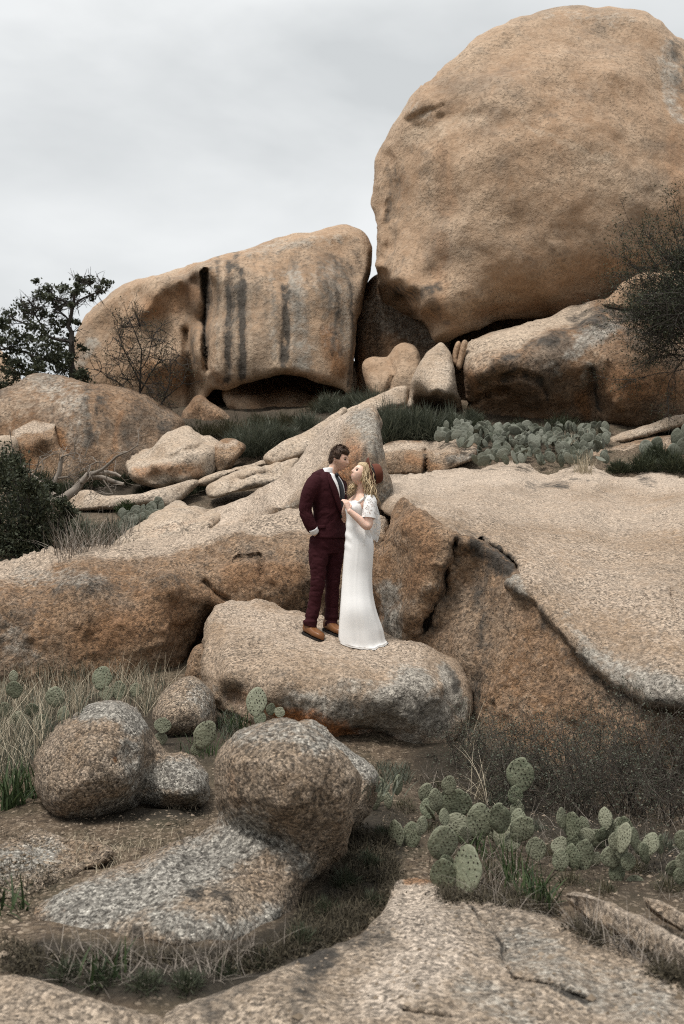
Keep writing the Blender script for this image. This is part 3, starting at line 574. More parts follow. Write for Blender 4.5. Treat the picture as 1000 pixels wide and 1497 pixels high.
rock('rock', 'flat lumpy pale rock with dark seams, left of the leaning rock', [(303, 716), (312, 703), (345, 692), (385, 682), (425, 673), (436, 672), (425, 694), (405, 704), (370, 712), (340, 720), (310, 728)],
     [(330, 702, 17.4), (390, 686, 17.8), (330, 714, 16.8), (380, 698, 16.9), (415, 688, 17.2)], 'granite_pale', R=7, T=.2, Tb=.6, s=3, seed=22, amp=.06, freq=1.8, cat='rock', grooves=[([(335, 720), (345, 700), (395, 690)], 3, .15, 1)], strokes={'stain_shade': [([(340, 716), (400, 704)], 4, .5), ([(345, 700), (390, 692)], 3, .4)]})
rock('rock', 'narrow pale rock strip ending at the jagged boulder, above the lumpy rock', [(278, 708), (300, 697), (340, 684), (380, 674), (425, 664), (430, 672), (385, 684), (340, 695), (300, 710)], [(290, 706, 18.2), (350, 688, 18.5), (420, 668, 18.8)], 'granite_pale', R=5, T=.15, Tb=.5, s=3, seed=23, amp=.02, cat='rock')
rock('rock', 'pale broken rock with a brown underside, just above the left end of the long ridge', [(150, 808), (188, 778), (213, 759), (238, 743), (256, 733), (275, 738), (300, 742), (322, 752), (316, 768), (296, 780), (240, 800), (180, 815)],
     [(180, 790, 14.0), (220, 762, 14.6), (260, 738, 15.2), (300, 748, 15), (230, 775, 13.9), (260, 762, 13.9), (310, 758, 14.2), (260, 780, 13.6), (215, 790, 13.6)], 'granite_pale', R=8, T=.25, Tb=.8, s=3, seed=24, amp=.05, freq=1.8, cat='rock', soft=3, ridge=.4, strokes={'rust': [([(215, 782), (260, 768), (310, 762)], 9, .33)], 'stain_shade': [([(220, 785), (300, 770)], 7, .3)]})
rock('rock', 'cracked flat ledge of rock with an orange front, right of the leaning rock', [(545, 665), (560, 652), (575, 646), (620, 644), (670, 642), (690, 647), (699, 658), (692, 672), (672, 683), (645, 691), (600, 694), (562, 694), (546, 692)],
     [(570, 652, 18.9), (630, 650, 19.2), (680, 650, 19), (560, 667, 18.1), (580, 662, 18.0), (600, 656, 18.2), (625, 664, 18.0), (660, 666, 17.9), (690, 662, 18.2), (570, 690, 18), (620, 688, 17.9), (660, 682, 17.9)], 'granite_mid', R=5, T=.2, Tbot=.05, Tb=1.2, s=3, seed=25, amp=.035, freq=1.6, cat='rock', soft=2.5,
     grooves=[([(621, 658), (623, 675), (621, 695)], 2.5, .3)], strokes={'pale': [([(560, 655), (620, 650), (690, 652)], 8, .9), ([(640, 660), (690, 658)], 7, .6)], 'rust': [([(600, 672), (625, 678), (640, 684)], 12, .6)], 'lichen': [([(660, 675), (690, 664)], 9, .5)], 'stain_shade': [([(622, 662), (622, 692)], 3, .7), ([(655, 672), (665, 676)], 8, .4)]})
rock('rock', 'long thin pale ledge at the right edge, above the grassy gap', [(866, 648), (890, 638), (935, 624), (975, 612), (1010, 604), (1070, 600), (1070, 622), (1000, 624), (955, 636), (910, 650), (880, 658)], [(890, 642, 19.8), (950, 624, 20.2), (1000, 612, 20.4), (950, 634, 19.6)], 'granite_pale', R=6, T=.2, Tb=.8, s=3.5, seed=26, amp=.03, cat='rock')
rock('rock', 'flat brownish ledge right of the prickly pear thicket', [(855, 672), (872, 656), (905, 648), (950, 640), (1000, 634), (1070, 632), (1070, 700), (1000, 700), (900, 694), (862, 690)], [(880, 658, 19.2), (950, 648, 19.6), (1000, 642, 19.6), (880, 676, 18.5), (960, 672, 18.6)], 'granite_mid', R=7, T=.2, Tb=.8, s=3.5, seed=27, amp=.04, cat='rock', strokes={'pale': [([(870, 665), (920, 655), (1000, 645)], 16, .6)]})

# --- the middle row
rock('boulder', 'tall leaning slab of rock standing right behind the couple', [(545, 592), (553, 610), (556, 640), (563, 680), (574, 712), (582, 738), (578, 765), (570, 810), (540, 840), (440, 840), (380, 820), (320, 810), (275, 800), (262, 778), (285, 753), (330, 739), (370, 723), (402, 700), (430, 672), (455, 642), (480, 613), (512, 601)],
     [(530, 605, 13.2), (490, 625, 13.5), (450, 665, 13.7), (415, 705, 13.9), (370, 735, 14.3), (310, 755, 14.6), (520, 640, 12.6), (480, 680, 12.7), (440, 720, 12.8), (400, 740, 13.1), (320, 780, 13.7), (545, 640, 12.5), (540, 690, 12.3), (550, 740, 12.7), (500, 745, 12.7), (566, 720, 12.8), (440, 770, 13.4), (520, 790, 13.2), (360, 775, 13.8)], 'granite_near', R=14, T=.45, Tb=.9, s=3.2, seed=28, amp=.05, freq=2, soft=5,
     strokes={'pale': [([(500, 615), (440, 680), (400, 730), (320, 760)], 26, .8), ([(440, 720), (380, 765)], 24, .5)], 'lichen': [([(530, 615), (550, 660)], 24, .6), ([(400, 760), (440, 735), (470, 700)], 14, .5), ([(556, 690), (570, 740)], 16, .5)], 'stain_shade': [([(535, 650), (520, 670), (545, 690)], 18, .5), ([(560, 700), (572, 750)], 13, .4), ([(550, 605), (553, 680)], 7, .5)], 'rust': [([(520, 660), (500, 700)], 22, .55)]})
rock('boulder', 'long low ridge boulder from the left edge to the couple, brown face, pale rim', [(-90, 850), (-40, 832), (0, 823), (50, 811), (100, 803), (160, 796), (240, 785), (300, 772), (360, 760), (420, 750), (455, 747), (520, 750), (548, 749), (566, 755), (577, 775), (576, 830), (566, 900), (550, 960), (450, 1010), (300, 1050), (200, 1070), (0, 1080), (-90, 1070)],
     [(0, 833, 11.6), (120, 812, 11.9), (240, 795, 12.2), (360, 768, 12.2), (440, 756, 12.2), (540, 762, 12.1), (0, 850, 10.9), (120, 832, 11.1), (240, 812, 11.4), (360, 788, 11.7), (440, 776, 11.7), (0, 880, 10.6), (120, 860, 10.7), (240, 840, 10.9), (360, 815, 11.2), (440, 810, 11.2), (0, 960, 10.4), (120, 950, 10.5), (240, 940, 10.8), (290, 950, 11.4), (360, 860, 11.1), (440, 880, 11.2), (0, 1040, 10.4), (200, 1030, 10.6), (550, 900, 11.6), (545, 820, 11.7), (568, 780, 12.0), (568, 830, 11.8), (400, 960, 11.4)], 'granite_mid', R=20, T=.5, Tb=1.2, s=3.2, seed=29, amp=.05, freq=2.2, soft=5, pits=.8, oct=6,
     grooves=[([(345, 815), (380, 812), (384, 840)], 3, .12), ([(300, 850), (315, 868), (335, 878)], 3, .12), ([(270, 990), (300, 930), (310, 900)], 10, .4)],
     strokes={'pale': [([(-60, 838), (0, 828), (100, 808), (240, 792), (360, 768), (450, 756), (550, 762)], 20, 1.15), ([(-20, 850), (60, 830)], 18, .5)], 'stain_shade': [([(40, 872), (120, 862), (240, 846), (300, 838)], 20, .42), ([(370, 822), (440, 812), (550, 815)], 18, .4), ([(60, 880), (30, 900)], 34, .35), ([(270, 960), (300, 900)], 18, .5), ([(390, 860), (440, 860)], 24, .35), ([(550, 790), (556, 880)], 12, .5)], 'rust': [([(120, 940), (260, 900)], 44, .5), ([(300, 930), (280, 960)], 20, .5), ([(340, 840), (430, 840)], 30, .5), ([(200, 870), (320, 872)], 22, .35)], 'lichen': [([(30, 840), (140, 850)], 22, .4), ([(0, 920), (40, 960)], 30, .4)]})  # pale stroke paints the lit top edge, a dark one the cave's shade
rock('rock', 'small shadowed brown rock tucked between the ridge boulder and the standing stone', [(268, 985), (278, 960), (292, 945), (310, 950), (315, 1000), (290, 1015), (270, 1005)], [(290, 970, 10.2)], 'granite_mid', R=12, T=.25, Tb=.6, s=3, seed=30, amp=.04, freq=2, cat='rock')
big = rock('boulder', 'huge pale sloping boulder filling the right side, its upper ledge overhanging', [(540, 830), (560, 790), (567, 768), (578, 742), (590, 727), (606, 735), (640, 758), (690, 783), (740, 812), (800, 870), (880, 940), (960, 990), (1110, 1040), (1110, 1210), (900, 1225), (760, 1210), (690, 1180), (640, 1120), (575, 1020), (553, 920)],
     [(585, 745, 10.6), (575, 800, 10.4), (570, 880, 10.3), (565, 950, 10.2), (600, 770, 10.0), (620, 800, 9.75), (645, 785, 9.75), (685, 790, 9.75), (630, 860, 9.7), (600, 900, 9.8), (655, 820, 9.7), (675, 812, 9.95), (680, 850, 9.95), (655, 880, 9.9), (635, 915, 9.95), (700, 803, 9.85), (715, 812, 9.78), (738, 826, 9.55), (725, 860, 9.55), (700, 900, 9.6), (680, 960, 9.45), (765, 890, 9.22), (750, 950, 9.1), (730, 1020, 9.0), (800, 945, 8.78), (850, 1000, 8.38), (905, 1035, 8.05), (680, 1070, 9.2), (760, 1090, 8.7), (860, 1060, 8.25), (860, 1110, 8.2), (960, 1055, 7.78), (1060, 1075, 7.6), (950, 1130, 7.8), (1050, 1120, 7.7), (800, 1190, 8.1), (1000, 1200, 7.8), (640, 1000, 9.8)],
     'granite_mid', R=16, T=.35, Tb=1.5, s=3.2, seed=31, amp=.05, freq=2.2, soft=5, pits=.6, oct=6,
     grooves=[([(664, 792), (655, 850), (618, 920)], 6, .2, 1)],
     strokes={'rust': [([(600, 760), (630, 800), (600, 860)], 26, .5), ([(800, 1000), (900, 1060), (960, 1080)], 40, .34), ([(760, 900), (810, 960)], 24, .3), ([(740, 1080), (840, 1100)], 30, .25)],
              'lichen': [([(565, 860), (570, 930)], 22, .6), ([(600, 890), (640, 850)], 12, .3)],
              'stain_shade': [([(668, 785), (655, 855), (620, 920), (600, 960)], 14, .62), ([(690, 800), (740, 830)], 20, .8), ([(700, 830), (715, 900), (705, 1000), (700, 1060)], 24, .52), ([(760, 860), (830, 960), (900, 1010), (1000, 1050)], 13, .5), ([(556, 850), (560, 940)], 10, .5), ([(640, 1000), (690, 1080)], 30, .5), ([(800, 1080), (900, 1120)], 40, .3)], 'pale': [([(600, 770), (590, 820)], 24, .25), ([(780, 1040), (830, 1070)], 30, .3)]})
rock('upper_ledge', None, [(535, 705), (560, 696), (600, 694), (650, 690), (700, 684), (740, 678), (800, 676), (860, 680), (930, 688), (1000, 690), (1130, 692), (1130, 1070), (1060, 1058), (1000, 1041), (950, 1030), (900, 1008), (860, 980), (820, 935), (785, 890), (757, 870), (741, 852), (748, 842), (754, 828), (737, 812), (704, 790), (703, 787), (684, 802), (660, 808), (630, 795), (604, 770), (580, 760), (555, 745), (538, 725)],
     [(560, 704, 15.5), (600, 702, 15.5), (570, 725, 12.5), (600, 728, 11.4), (600, 765, 10.9), (630, 752, 10.7), (640, 790, 10.2), (672, 775, 10.35), (690, 784, 10.15), (715, 790, 9.85), (720, 796, 9.7), (748, 822, 9.4), (750, 850, 9.15), (790, 885, 8.8), (830, 935, 8.4), (870, 975, 8.1), (910, 1005, 7.85), (1000, 1032, 7.4), (1060, 1048, 7.2), (660, 745, 11.2), (720, 760, 11.2), (780, 800, 10.2), (830, 860, 9.3), (900, 930, 8.45), (1000, 960, 7.9), (1000, 1005, 7.55), (900, 850, 9.5), (1000, 850, 9.3), (850, 780, 11.2), (1000, 770, 11.4), (700, 725, 12.9), (850, 735, 13.3), (1000, 730, 13.2), (650, 712, 14.6), (750, 705, 15.6), (870, 708, 15.6), (1000, 706, 15.8), (700, 692, 17.6), (800, 684, 18.8), (900, 692, 18.0), (1000, 696, 17.8), (640, 696, 17)],
     'granite_near', parent=big, R=34, T=.42, Tb=.7, s=3.0, seed=32, amp=.035, freq=2.2, soft=4, oct=6, pits=.5,
     grooves=[([(755, 835), (800, 880)], 5, .05), ([(716, 788), (730, 765)], 3, .06), ([(980, 860), (990, 900)], 3, .06, 1), ([(560, 730), (600, 724), (700, 716), (850, 712)], 4, .15, 1)],
     strokes={'pale': [([(560, 710), (700, 695), (850, 690), (1000, 700)], 30, .75), ([(620, 730), (760, 740), (1000, 760)], 40, .55), ([(800, 820), (1000, 900)], 70, .45), ([(900, 960), (1000, 980)], 40, .3)],  # pale strokes keep the top bright, as lit from above
              'stain_shade': [([(690, 778), (720, 800), (752, 828)], 6, .75), ([(745, 852), (790, 892), (830, 945), (880, 1000)], 7, .5), ([(775, 706), (830, 708)], 8, .5), ([(800, 712), (825, 714)], 6, .7), ([(940, 700), (955, 704)], 9, .6), ([(835, 700), (880, 700)], 2, .6), ([(610, 708), (630, 706)], 7, .3), ([(895, 1012), (1000, 1042)], 8, .5), ([(670, 775), (690, 768)], 10, .45)],
              'lichen': [([(860, 960), (910, 985), (1010, 1020)], 26, .62), ([(750, 845), (770, 870)], 12, .55), ([(830, 900), (870, 960)], 14, .4), ([(720, 705), (800, 700)], 12, .25)], 'rust': [([(700, 745), (800, 790)], 30, .15)]})
stand = rock('boulder', 'flat topped boulder the couple stands on', [(297, 930), (304, 902), (317, 884), (345, 878), (380, 877), (410, 886), (445, 893), (500, 903), (560, 926), (600, 940), (640, 955), (668, 967), (683, 990), (692, 1020), (690, 1050), (675, 1080), (655, 1095), (610, 1105), (560, 1117), (500, 1114), (440, 1098), (390, 1080), (340, 1050), (305, 1020), (296, 980)],
     [(345, 886, 10.4), (400, 890, 10.3), (450, 902, 10.1), (500, 912, 9.9), (560, 934, 9.6), (480, 935, 9.40), (400, 920, 9.65), (330, 905, 9.9), (310, 930, 9.6), (308, 965, 9.3), (330, 965, 8.95), (400, 968, 8.85), (450, 968, 8.8), (530, 966, 8.85), (600, 968, 9.0), (650, 975, 9.1), (330, 990, 8.8), (400, 1000, 8.5), (500, 1005, 8.42), (580, 1005, 8.48), (640, 1005, 8.7), (420, 1060, 8.6), (500, 1060, 8.45), (600, 1060, 8.5), (670, 1040, 8.9), (340, 1020, 8.9), (500, 1100, 8.7), (600, 1095, 8.7), (520, 1080, 8.7), (560, 1075, 8.72)],
     'granite_near', R=11, T=.25, Tb=.7, s=2.8, seed=33, amp=.032, freq=2.6, soft=5, oct=6, pits=.6, grooves=[([(505, 1075), (540, 1068), (570, 1080)], 7, .12)],
     strokes={'pale': [([(340, 895), (420, 920), (520, 945), (600, 960)], 40, .55), ([(330, 930), (330, 960)], 20, .3)], 'lichen': [([(600, 1000), (560, 1040), (640, 1040)], 42, .72), ([(430, 1020), (500, 1040), (600, 1090)], 26, .55), ([(650, 980), (680, 1040)], 18, .7), ([(480, 1010), (580, 990)], 18, .4), ([(310, 1010), (350, 1030)], 16, .35)],
              'rust': [([(500, 1085), (540, 1080), (572, 1090)], 15, 1.5), ([(410, 1046), (460, 1052), (500, 1068)], 17, 1.2), ([(340, 1020), (380, 1040)], 18, .4)], 'stain_shade': [([(340, 985), (420, 990), (500, 1000)], 10, .35), ([(655, 975), (672, 1000), (668, 1010)], 7, .75), ([(500, 1068), (540, 1062), (572, 1072)], 4, .6), ([(420, 1085), (480, 1106), (640, 1104)], 8, .4), ([(640, 1010), (650, 1080)], 22, .35)]})

# --- the near row
rock('rock', 'small grey rock half hidden in grass, left of the boulder the couple stands on', [(224, 1045), (236, 1022), (250, 1004), (264, 992), (282, 987), (299, 1000), (311, 1022), (314, 1050), (302, 1075), (240, 1078)], [(270, 1005, 8.4), (270, 1035, 8.1), (300, 1040, 8.3)], 'granite_lichen', R=24, T=.3, Tb=.4, s=3, seed=34, amp=.025, freq=3, cat='rock', strokes={'lichen': [([(290, 1010), (300, 1040)], 18, .4)], 'rust': [([(250, 1040), (270, 1050)], 18, .3)]})
rock('boulder', 'round lichen speckled boulder with a low lobe, among the grass at left', [(50, 1130), (55, 1096), (75, 1070), (100, 1052), (125, 1034), (150, 1026), (175, 1025), (197, 1033), (212, 1052), (228, 1078), (246, 1098), (268, 1098), (290, 1112), (305, 1134), (307, 1158), (297, 1176), (270, 1186), (240, 1184), (215, 1176), (195, 1186), (165, 1196), (120, 1202), (85, 1198), (60, 1182), (52, 1156)],
     [(140, 1100, 6.1), (160, 1050, 6.4), (110, 1150, 6.05), (180, 1140, 6.15), (222, 1120, 6.5), (205, 1160, 6.4), (265, 1125, 6.5), (270, 1160, 6.35), (90, 1110, 6.2), (150, 1190, 6.25)], 'granite_lichen', R=38, T=.4, Tb=.5, s=2.8, seed=35, amp=.022, freq=4, oct=6, pits=.5,
     grooves=[([(222, 1080), (226, 1120), (205, 1170)], 12, .10)], strokes={'lichen': [([(130, 1040), (180, 1035), (200, 1060)], 22, .6), ([(190, 1090), (200, 1150)], 20, .45), ([(230, 1140), (280, 1130), (290, 1165)], 26, .75), ([(150, 1180), (230, 1170)], 14, .6), ([(100, 1190), (130, 1185)], 12, .4)], 'stain_shade': [([(120, 1110), (130, 1150)], 26, .22), ([(190, 1080), (190, 1120)], 16, .35)], 'rust': [([(168, 1112), (170, 1114)], 4, 1.2), ([(90, 1130), (110, 1160)], 20, .3)]})
rock('boulder', 'second rounded hump just behind the mushroom shaped boulder', [(420, 1068), (436, 1056), (455, 1052), (478, 1064), (502, 1090), (530, 1112), (550, 1130), (552, 1165), (525, 1210), (470, 1215), (430, 1150)], [(470, 1080, 5.95), (520, 1130, 5.85), (535, 1160, 5.8), (480, 1150, 5.7)], 'granite_lichen', R=24, T=.3, Tb=.3, s=3, seed=36, amp=.02, freq=4, strokes={'lichen': [([(460, 1065), (540, 1130)], 20, .6)]})
rock('boulder', 'mushroom shaped boulder with a round head on a broad lichen covered foot, in front', [(316, 1130), (324, 1096), (345, 1070), (375, 1055), (410, 1048), (440, 1054), (475, 1078), (505, 1105), (524, 1135), (526, 1165), (517, 1200), (500, 1243), (470, 1278), (441, 1304), (428, 1340), (405, 1370), (370, 1390), (320, 1399), (250, 1398), (180, 1394), (120, 1392), (70, 1386), (40, 1362), (52, 1332), (95, 1300), (150, 1270), (220, 1245), (282, 1222), (320, 1195), (318, 1165)],
     [(410, 1120, 4.75), (400, 1070, 5.05), (345, 1110, 4.95), (345, 1170, 4.95), (420, 1180, 4.72), (480, 1140, 4.85), (490, 1190, 4.9), (360, 1200, 5.0), (400, 1225, 4.98), (450, 1235, 4.95), (480, 1250, 5.05), (330, 1215, 5.15), (280, 1250, 5.05), (200, 1280, 4.85), (130, 1310, 4.7), (350, 1270, 4.8), (260, 1310, 4.6), (400, 1290, 4.75), (330, 1330, 4.45), (390, 1340, 4.55), (260, 1350, 4.35), (160, 1345, 4.5), (70, 1350, 4.6), (300, 1375, 4.3), (200, 1378, 4.35), (110, 1372, 4.45)],
     'granite_lichen', R=30, T=.28, Tb=.45, s=2.6, seed=37, amp=.02, freq=4.2, oct=6, pits=.6, soft=6,
     grooves=[([(325, 1205), (370, 1215), (430, 1240)], 10, .05)],
     strokes={'pale': [([(120, 1320), (180, 1295), (260, 1280), (330, 1240)], 44, .55), ([(330, 1230), (330, 1260)], 20, .3), ([(370, 1070), (420, 1065)], 20, .3)],
              'lichen': [([(100, 1330), (220, 1300), (300, 1260), (360, 1220)], 44, .62), ([(230, 1345), (340, 1370), (400, 1340)], 26, .6), ([(350, 1075), (420, 1065), (470, 1090)], 24, .42), ([(330, 1200), (420, 1240), (450, 1270)], 26, .4), ([(200, 1330), (120, 1370)], 20, .4)],
              'stain_shade': [([(265, 1262), (300, 1250)], 9, .55), ([(270, 1285), (300, 1290)], 6, .5), ([(275, 1312), (310, 1305), (330, 1312)], 11, .75), ([(330, 1320), (345, 1345)], 10, .4), ([(140, 1360), (180, 1365), (215, 1370)], 12, .55), ([(240, 1335), (250, 1360)], 9, .3), ([(420, 1130), (490, 1150)], 20, .22), ([(470, 1250), (450, 1290)], 10, .4), ([(385, 1090), (380, 1085)], 5, .4)],
              'rust': [([(330, 1280), (390, 1290)], 20, .3), ([(340, 1150), (400, 1180)], 30, .22), ([(290, 1372), (330, 1380)], 7, .5), ([(335, 1130), (350, 1180)], 14, .35)]})
fz = lambda x, y, z: (x, y, None, z)
rock('rock', 'low pale slab of bedrock along the bottom right of the foreground', [(588, 1288), (615, 1290), (640, 1302), (700, 1312), (760, 1328), (830, 1345), (900, 1375), (1000, 1425), (1120, 1480), (1120, 1640), (180, 1640), (235, 1495), (330, 1445), (420, 1405), (520, 1372), (562, 1332), (574, 1302)],
     [fz(600, 1296, .05), fz(700, 1320, .10), fz(620, 1340, .12), fz(500, 1400, .07), fz(350, 1460, .06), fz(280, 1500, .05), fz(600, 1450, .13), fz(450, 1490, .10), fz(800, 1350, .12), fz(800, 1420, .14), fz(950, 1410, .10), fz(950, 1480, .12), fz(1080, 1490, .1), fz(700, 1560, .08), fz(400, 1590, .05), fz(1000, 1600, .06), fz(250, 1620, .02), fz(800, 1640, .05)],
     'granite_slab', R=10, T=.12, Tb=.35, s=3.2, seed=38, amp=.02, freq=3, oct=6, cat='slab', pits=.3,
     grooves=[([(690, 1332), (720, 1362), (735, 1385), (740, 1405)], 2.6, .05), ([(750, 1430), (800, 1440), (860, 1462)], 2.6, .05), ([(590, 1478), (660, 1490)], 2.6, .05), ([(730, 1400), (752, 1432)], 3, .04)],
     strokes={'pale': [([(600, 1330), (640, 1400), (560, 1450)], 60, .75), ([(640, 1340), (720, 1420)], 36, .4)], 'stain_shade': [([(430, 1390), (480, 1400), (450, 1440)], 30, .8), ([(500, 1380), (560, 1370)], 20, .6), ([(360, 1440), (300, 1480)], 26, .5), ([(690, 1332), (722, 1362), (740, 1405)], 3, .8), ([(748, 1428), (800, 1440), (862, 1464)], 3, .8), ([(590, 1478), (660, 1490)], 3, .7), ([(420, 1470), (440, 1490)], 20, .4), ([(760, 1420), (900, 1450)], 36, .22), ([(560, 1320), (540, 1350)], 12, .6)],
              'lichen': [([(760, 1380), (860, 1440), (960, 1470)], 50, .5), ([(680, 1450), (760, 1490)], 34, .45), ([(640, 1320), (720, 1350)], 14, .3)], 'rust': [([(590, 1292), (625, 1296)], 6, .8), ([(700, 1440), (650, 1480)], 24, .2)]})
rock('rock', 'pale slab corner at the bottom left of the foreground', [(-120, 1440), (-40, 1428), (0, 1428), (60, 1440), (130, 1456), (200, 1476), (248, 1500), (262, 1640), (-120, 1640)], [fz(0, 1440, .08), fz(100, 1460, .08), fz(200, 1490, .05), fz(0, 1520, .08), fz(100, 1600, .06)], 'granite_slab', R=8, T=.08, Tb=.25, s=3.2, seed=39, amp=.015, freq=3.5, cat='slab', strokes={'stain_shade': [([(180, 1475), (240, 1510)], 14, .5)]})
rock('rock', 'narrow pale rock strip sloping down to the right edge, behind the dry twigs', [(826, 1305), (848, 1303), (900, 1324), (950, 1350), (1000, 1376), (1070, 1405), (1070, 1450), (1000, 1422), (960, 1400), (900, 1366), (850, 1340), (828, 1322)], [fz(845, 1310, .18), fz(900, 1332, .2), fz(1000, 1386, .2), fz(1060, 1412, .2), fz(860, 1330, .12), fz(950, 1380, .13), fz(1020, 1420, .13)], 'granite_slab', R=7, T=.1, Tb=.25, s=3, seed=40, amp=.018, freq=4, cat='rock', strokes={'pale': [([(840, 1310), (940, 1355), (1040, 1400)], 16, .5)]})
rock('rock', 'short pale rock strip at the right edge below the last cactus', [(940, 1312), (965, 1316), (1010, 1338), (1070, 1365), (1070, 1400), (1000, 1366), (958, 1340)], [fz(965, 1322, .15), fz(1010, 1346, .15), fz(1060, 1370, .15), fz(1010, 1362, .1)], 'granite_slab', R=6, T=.08, Tb=.2, s=3, seed=41, amp=.015, freq=4, cat='rock')
tag(rock('rock', None, [(-80, 1262), (0, 1228), (45, 1216), (100, 1220), (150, 1232), (165, 1250), (120, 1275), (80, 1300), (20, 1318), (-80, 1330)], [fz(0, 1250, .075), fz(60, 1235, .08), fz(120, 1245, .07), fz(50, 1280, .06), fz(-30, 1300, .06)], 'granite_lichen', R=12, T=.05, Tb=.2, s=3, seed=42, amp=.03, freq=4, cat='rock', strokes={'lichen': [([(0, 1260), (70, 1250)], 30, .5)]}), 'flat grey rock patch flush with the soil at the left edge')

GB = BVHTree.FromPolygons(BV[0].tolist(), BT[0].tolist())
BVH = BVHTree.FromPolygons(np.concatenate(BV).tolist(), np.concatenate(BT).tolist())
def drop(px, py):
    """the point of ground or rock seen at a pixel"""
    d = unproj(px, py, 1.0)-CAM; L = np.linalg.norm(d)
    h = BVH.ray_cast(Vector(CAM), Vector(d/L))
    return np.array(h[0]) if h[0] is not None else unproj(px, py, 30)
def gdrop(px, py):
    d = unproj(px, py, 1.0)-CAM; L = np.linalg.norm(d); h = GB.ray_cast(Vector(CAM), Vector(d/L))
    return np.array(h[0]) if h[0] is not None else unproj(px, py, 24)
def floor_z(x, y, z=50):
    h = BVH.ray_cast(Vector((x, y, z)), Vector((0, 0, -1)))
    return h[0].z if h[0] is not None else 0.0
def depth_of(p): return (p[1]-CAM[1])*CP+(p[2]-CAM[2])*SP
# ------------------------------------------------------------------ plants
def strands(base, L, az, tilt, droop, w, seg=4, rnd=None, rng=RNG):
    """many bent ribbons at once -> verts, quads, rnd"""
    base = np.asarray(base, float); n = len(base); B = lambda v: np.broadcast_to(np.asarray(v, float), (n,))
    L, az, tilt, droop, w = map(B, (L, az, tilt, droop, w))
    rnd = rng.uniform(0, 1, n) if rnd is None else B(rnd)
    out = np.zeros((n, seg+1, 2, 3)); p = base.copy()
    side = az+math.pi/2+rng.uniform(-.9, .9, n); sv = np.column_stack([np.cos(side), np.sin(side), np.zeros(n)])
    for k in range(seg+1):
        s = k/seg; ww = (w*(1-s)**0.7*0.5+w*0.04)[:, None]
        out[:, k, 0] = p-sv*ww; out[:, k, 1] = p+sv*ww
        th = tilt+droop*s
        p = p+(L/seg)[:, None]*np.column_stack([np.sin(th)*np.cos(az), np.sin(th)*np.sin(az), np.cos(th)])
    V = out.reshape(-1, 3); m = (seg+1)*2
    q = np.array([[2*k, 2*k+1, 2*k+3, 2*k+2] for k in range(seg)])
    Fq = (np.arange(n)[:, None, None]*m+q[None]).reshape(-1, 4)
    return V, Fq, np.repeat(rnd, m)
def leaves(C, size, rng=RNG, up=0.3, asp=0.5, rnd=None):
    C = np.asarray(C, float); n = len(C)
    d = rng.normal(size=(n, 3)); d[:, 2] += up; d /= np.linalg.norm(d, axis=1, keepdims=True)
    r = rng.normal(size=(n, 3)); b = np.cross(d, r); b /= np.linalg.norm(b, axis=1, keepdims=True)
    c = np.cross(d, b)*0.15
    s = (size*rng.uniform(.6, 1.35, n))[:, None]
    V = np.stack([C-d*s*.5, C+b*s*asp*.5+c*s, C+d*s*.5, C-b*s*asp*.5+c*s], 1).reshape(-1, 3)
    Fq = np.arange(n*4).reshape(-1, 4)
    return V, Fq, np.repeat(rng.uniform(0, 1, n) if rnd is None else rnd, 4)
def join(parts):
    V, Fq, A, k = [], [], [], 0
    for v, f, a in parts:
        V.append(v); Fq.append(f+k); A.append(a); k += len(v)
    return np.concatenate(V), np.concatenate(Fq), np.concatenate(A)
def quads(name, parts, mat, parent=None, loc=None):
    V, Fq, A = join(parts)
    if parent is not None:
        pl = np.array(parent.location); o = mk(name, V-pl, Fq, M[mat], parent, None, {'rnd': A}); return o
    return mk(name, V, Fq, M[mat], None, loc if loc is not None else np.array([V[:, 0].mean(), V[:, 1].mean(), V[:, 2].min()]), {'rnd': A})
def tubes(paths, sides=4):
    parts = []
    for P, R, a in paths:
        v, f = tube(P, R, sides, cap=False); parts.append((v, np.array(f), np.full(len(v), a)))
    return parts
def twigs(p, d, L, r, lvl, rng, out, tips, kink=.35, nk=(2, 4), shrink=.62, grav=0.0, spread=.7):
    p = np.asarray(p, float); d = np.asarray(d, float); d = d/np.linalg.norm(d)
    pts = [p]; n = 5
    for i in range(n):
        d = d+rng.normal(size=3)*kink/n**.5*.6; d[2] += grav/n; d /= np.linalg.norm(d); pts.append(pts[-1]+d*L/n)
    out.append((np.array(pts), np.linspace(r, r*.45, n+1), rng.uniform(0, 1)))
    if lvl == 0:
        tips.append(pts[-1]); tips.append(pts[3]); return
    for k in range(rng.integers(*nk)+1):
        i = rng.integers(2, n+1); dd = d+rng.normal(size=3)*spread
        twigs(pts[i], dd, L*shrink*rng.uniform(.7, 1.2), r*.55, lvl-1, rng, out, tips, kink, nk, shrink, grav, spread)
def pxline(pts, d, r0, r1, rng=RNG, a=.5, dj=.15):
    q = catmull(pts, 9, False); dep = d+np.cumsum(rng.normal(size=len(q)))*dj*.3
    P = unproj(q[:, 0], q[:, 1], dep); P = P+fbm(P*6, 3)[:, None]*r0*.5
    return P, np.linspace(r0, r1, len(P)), a

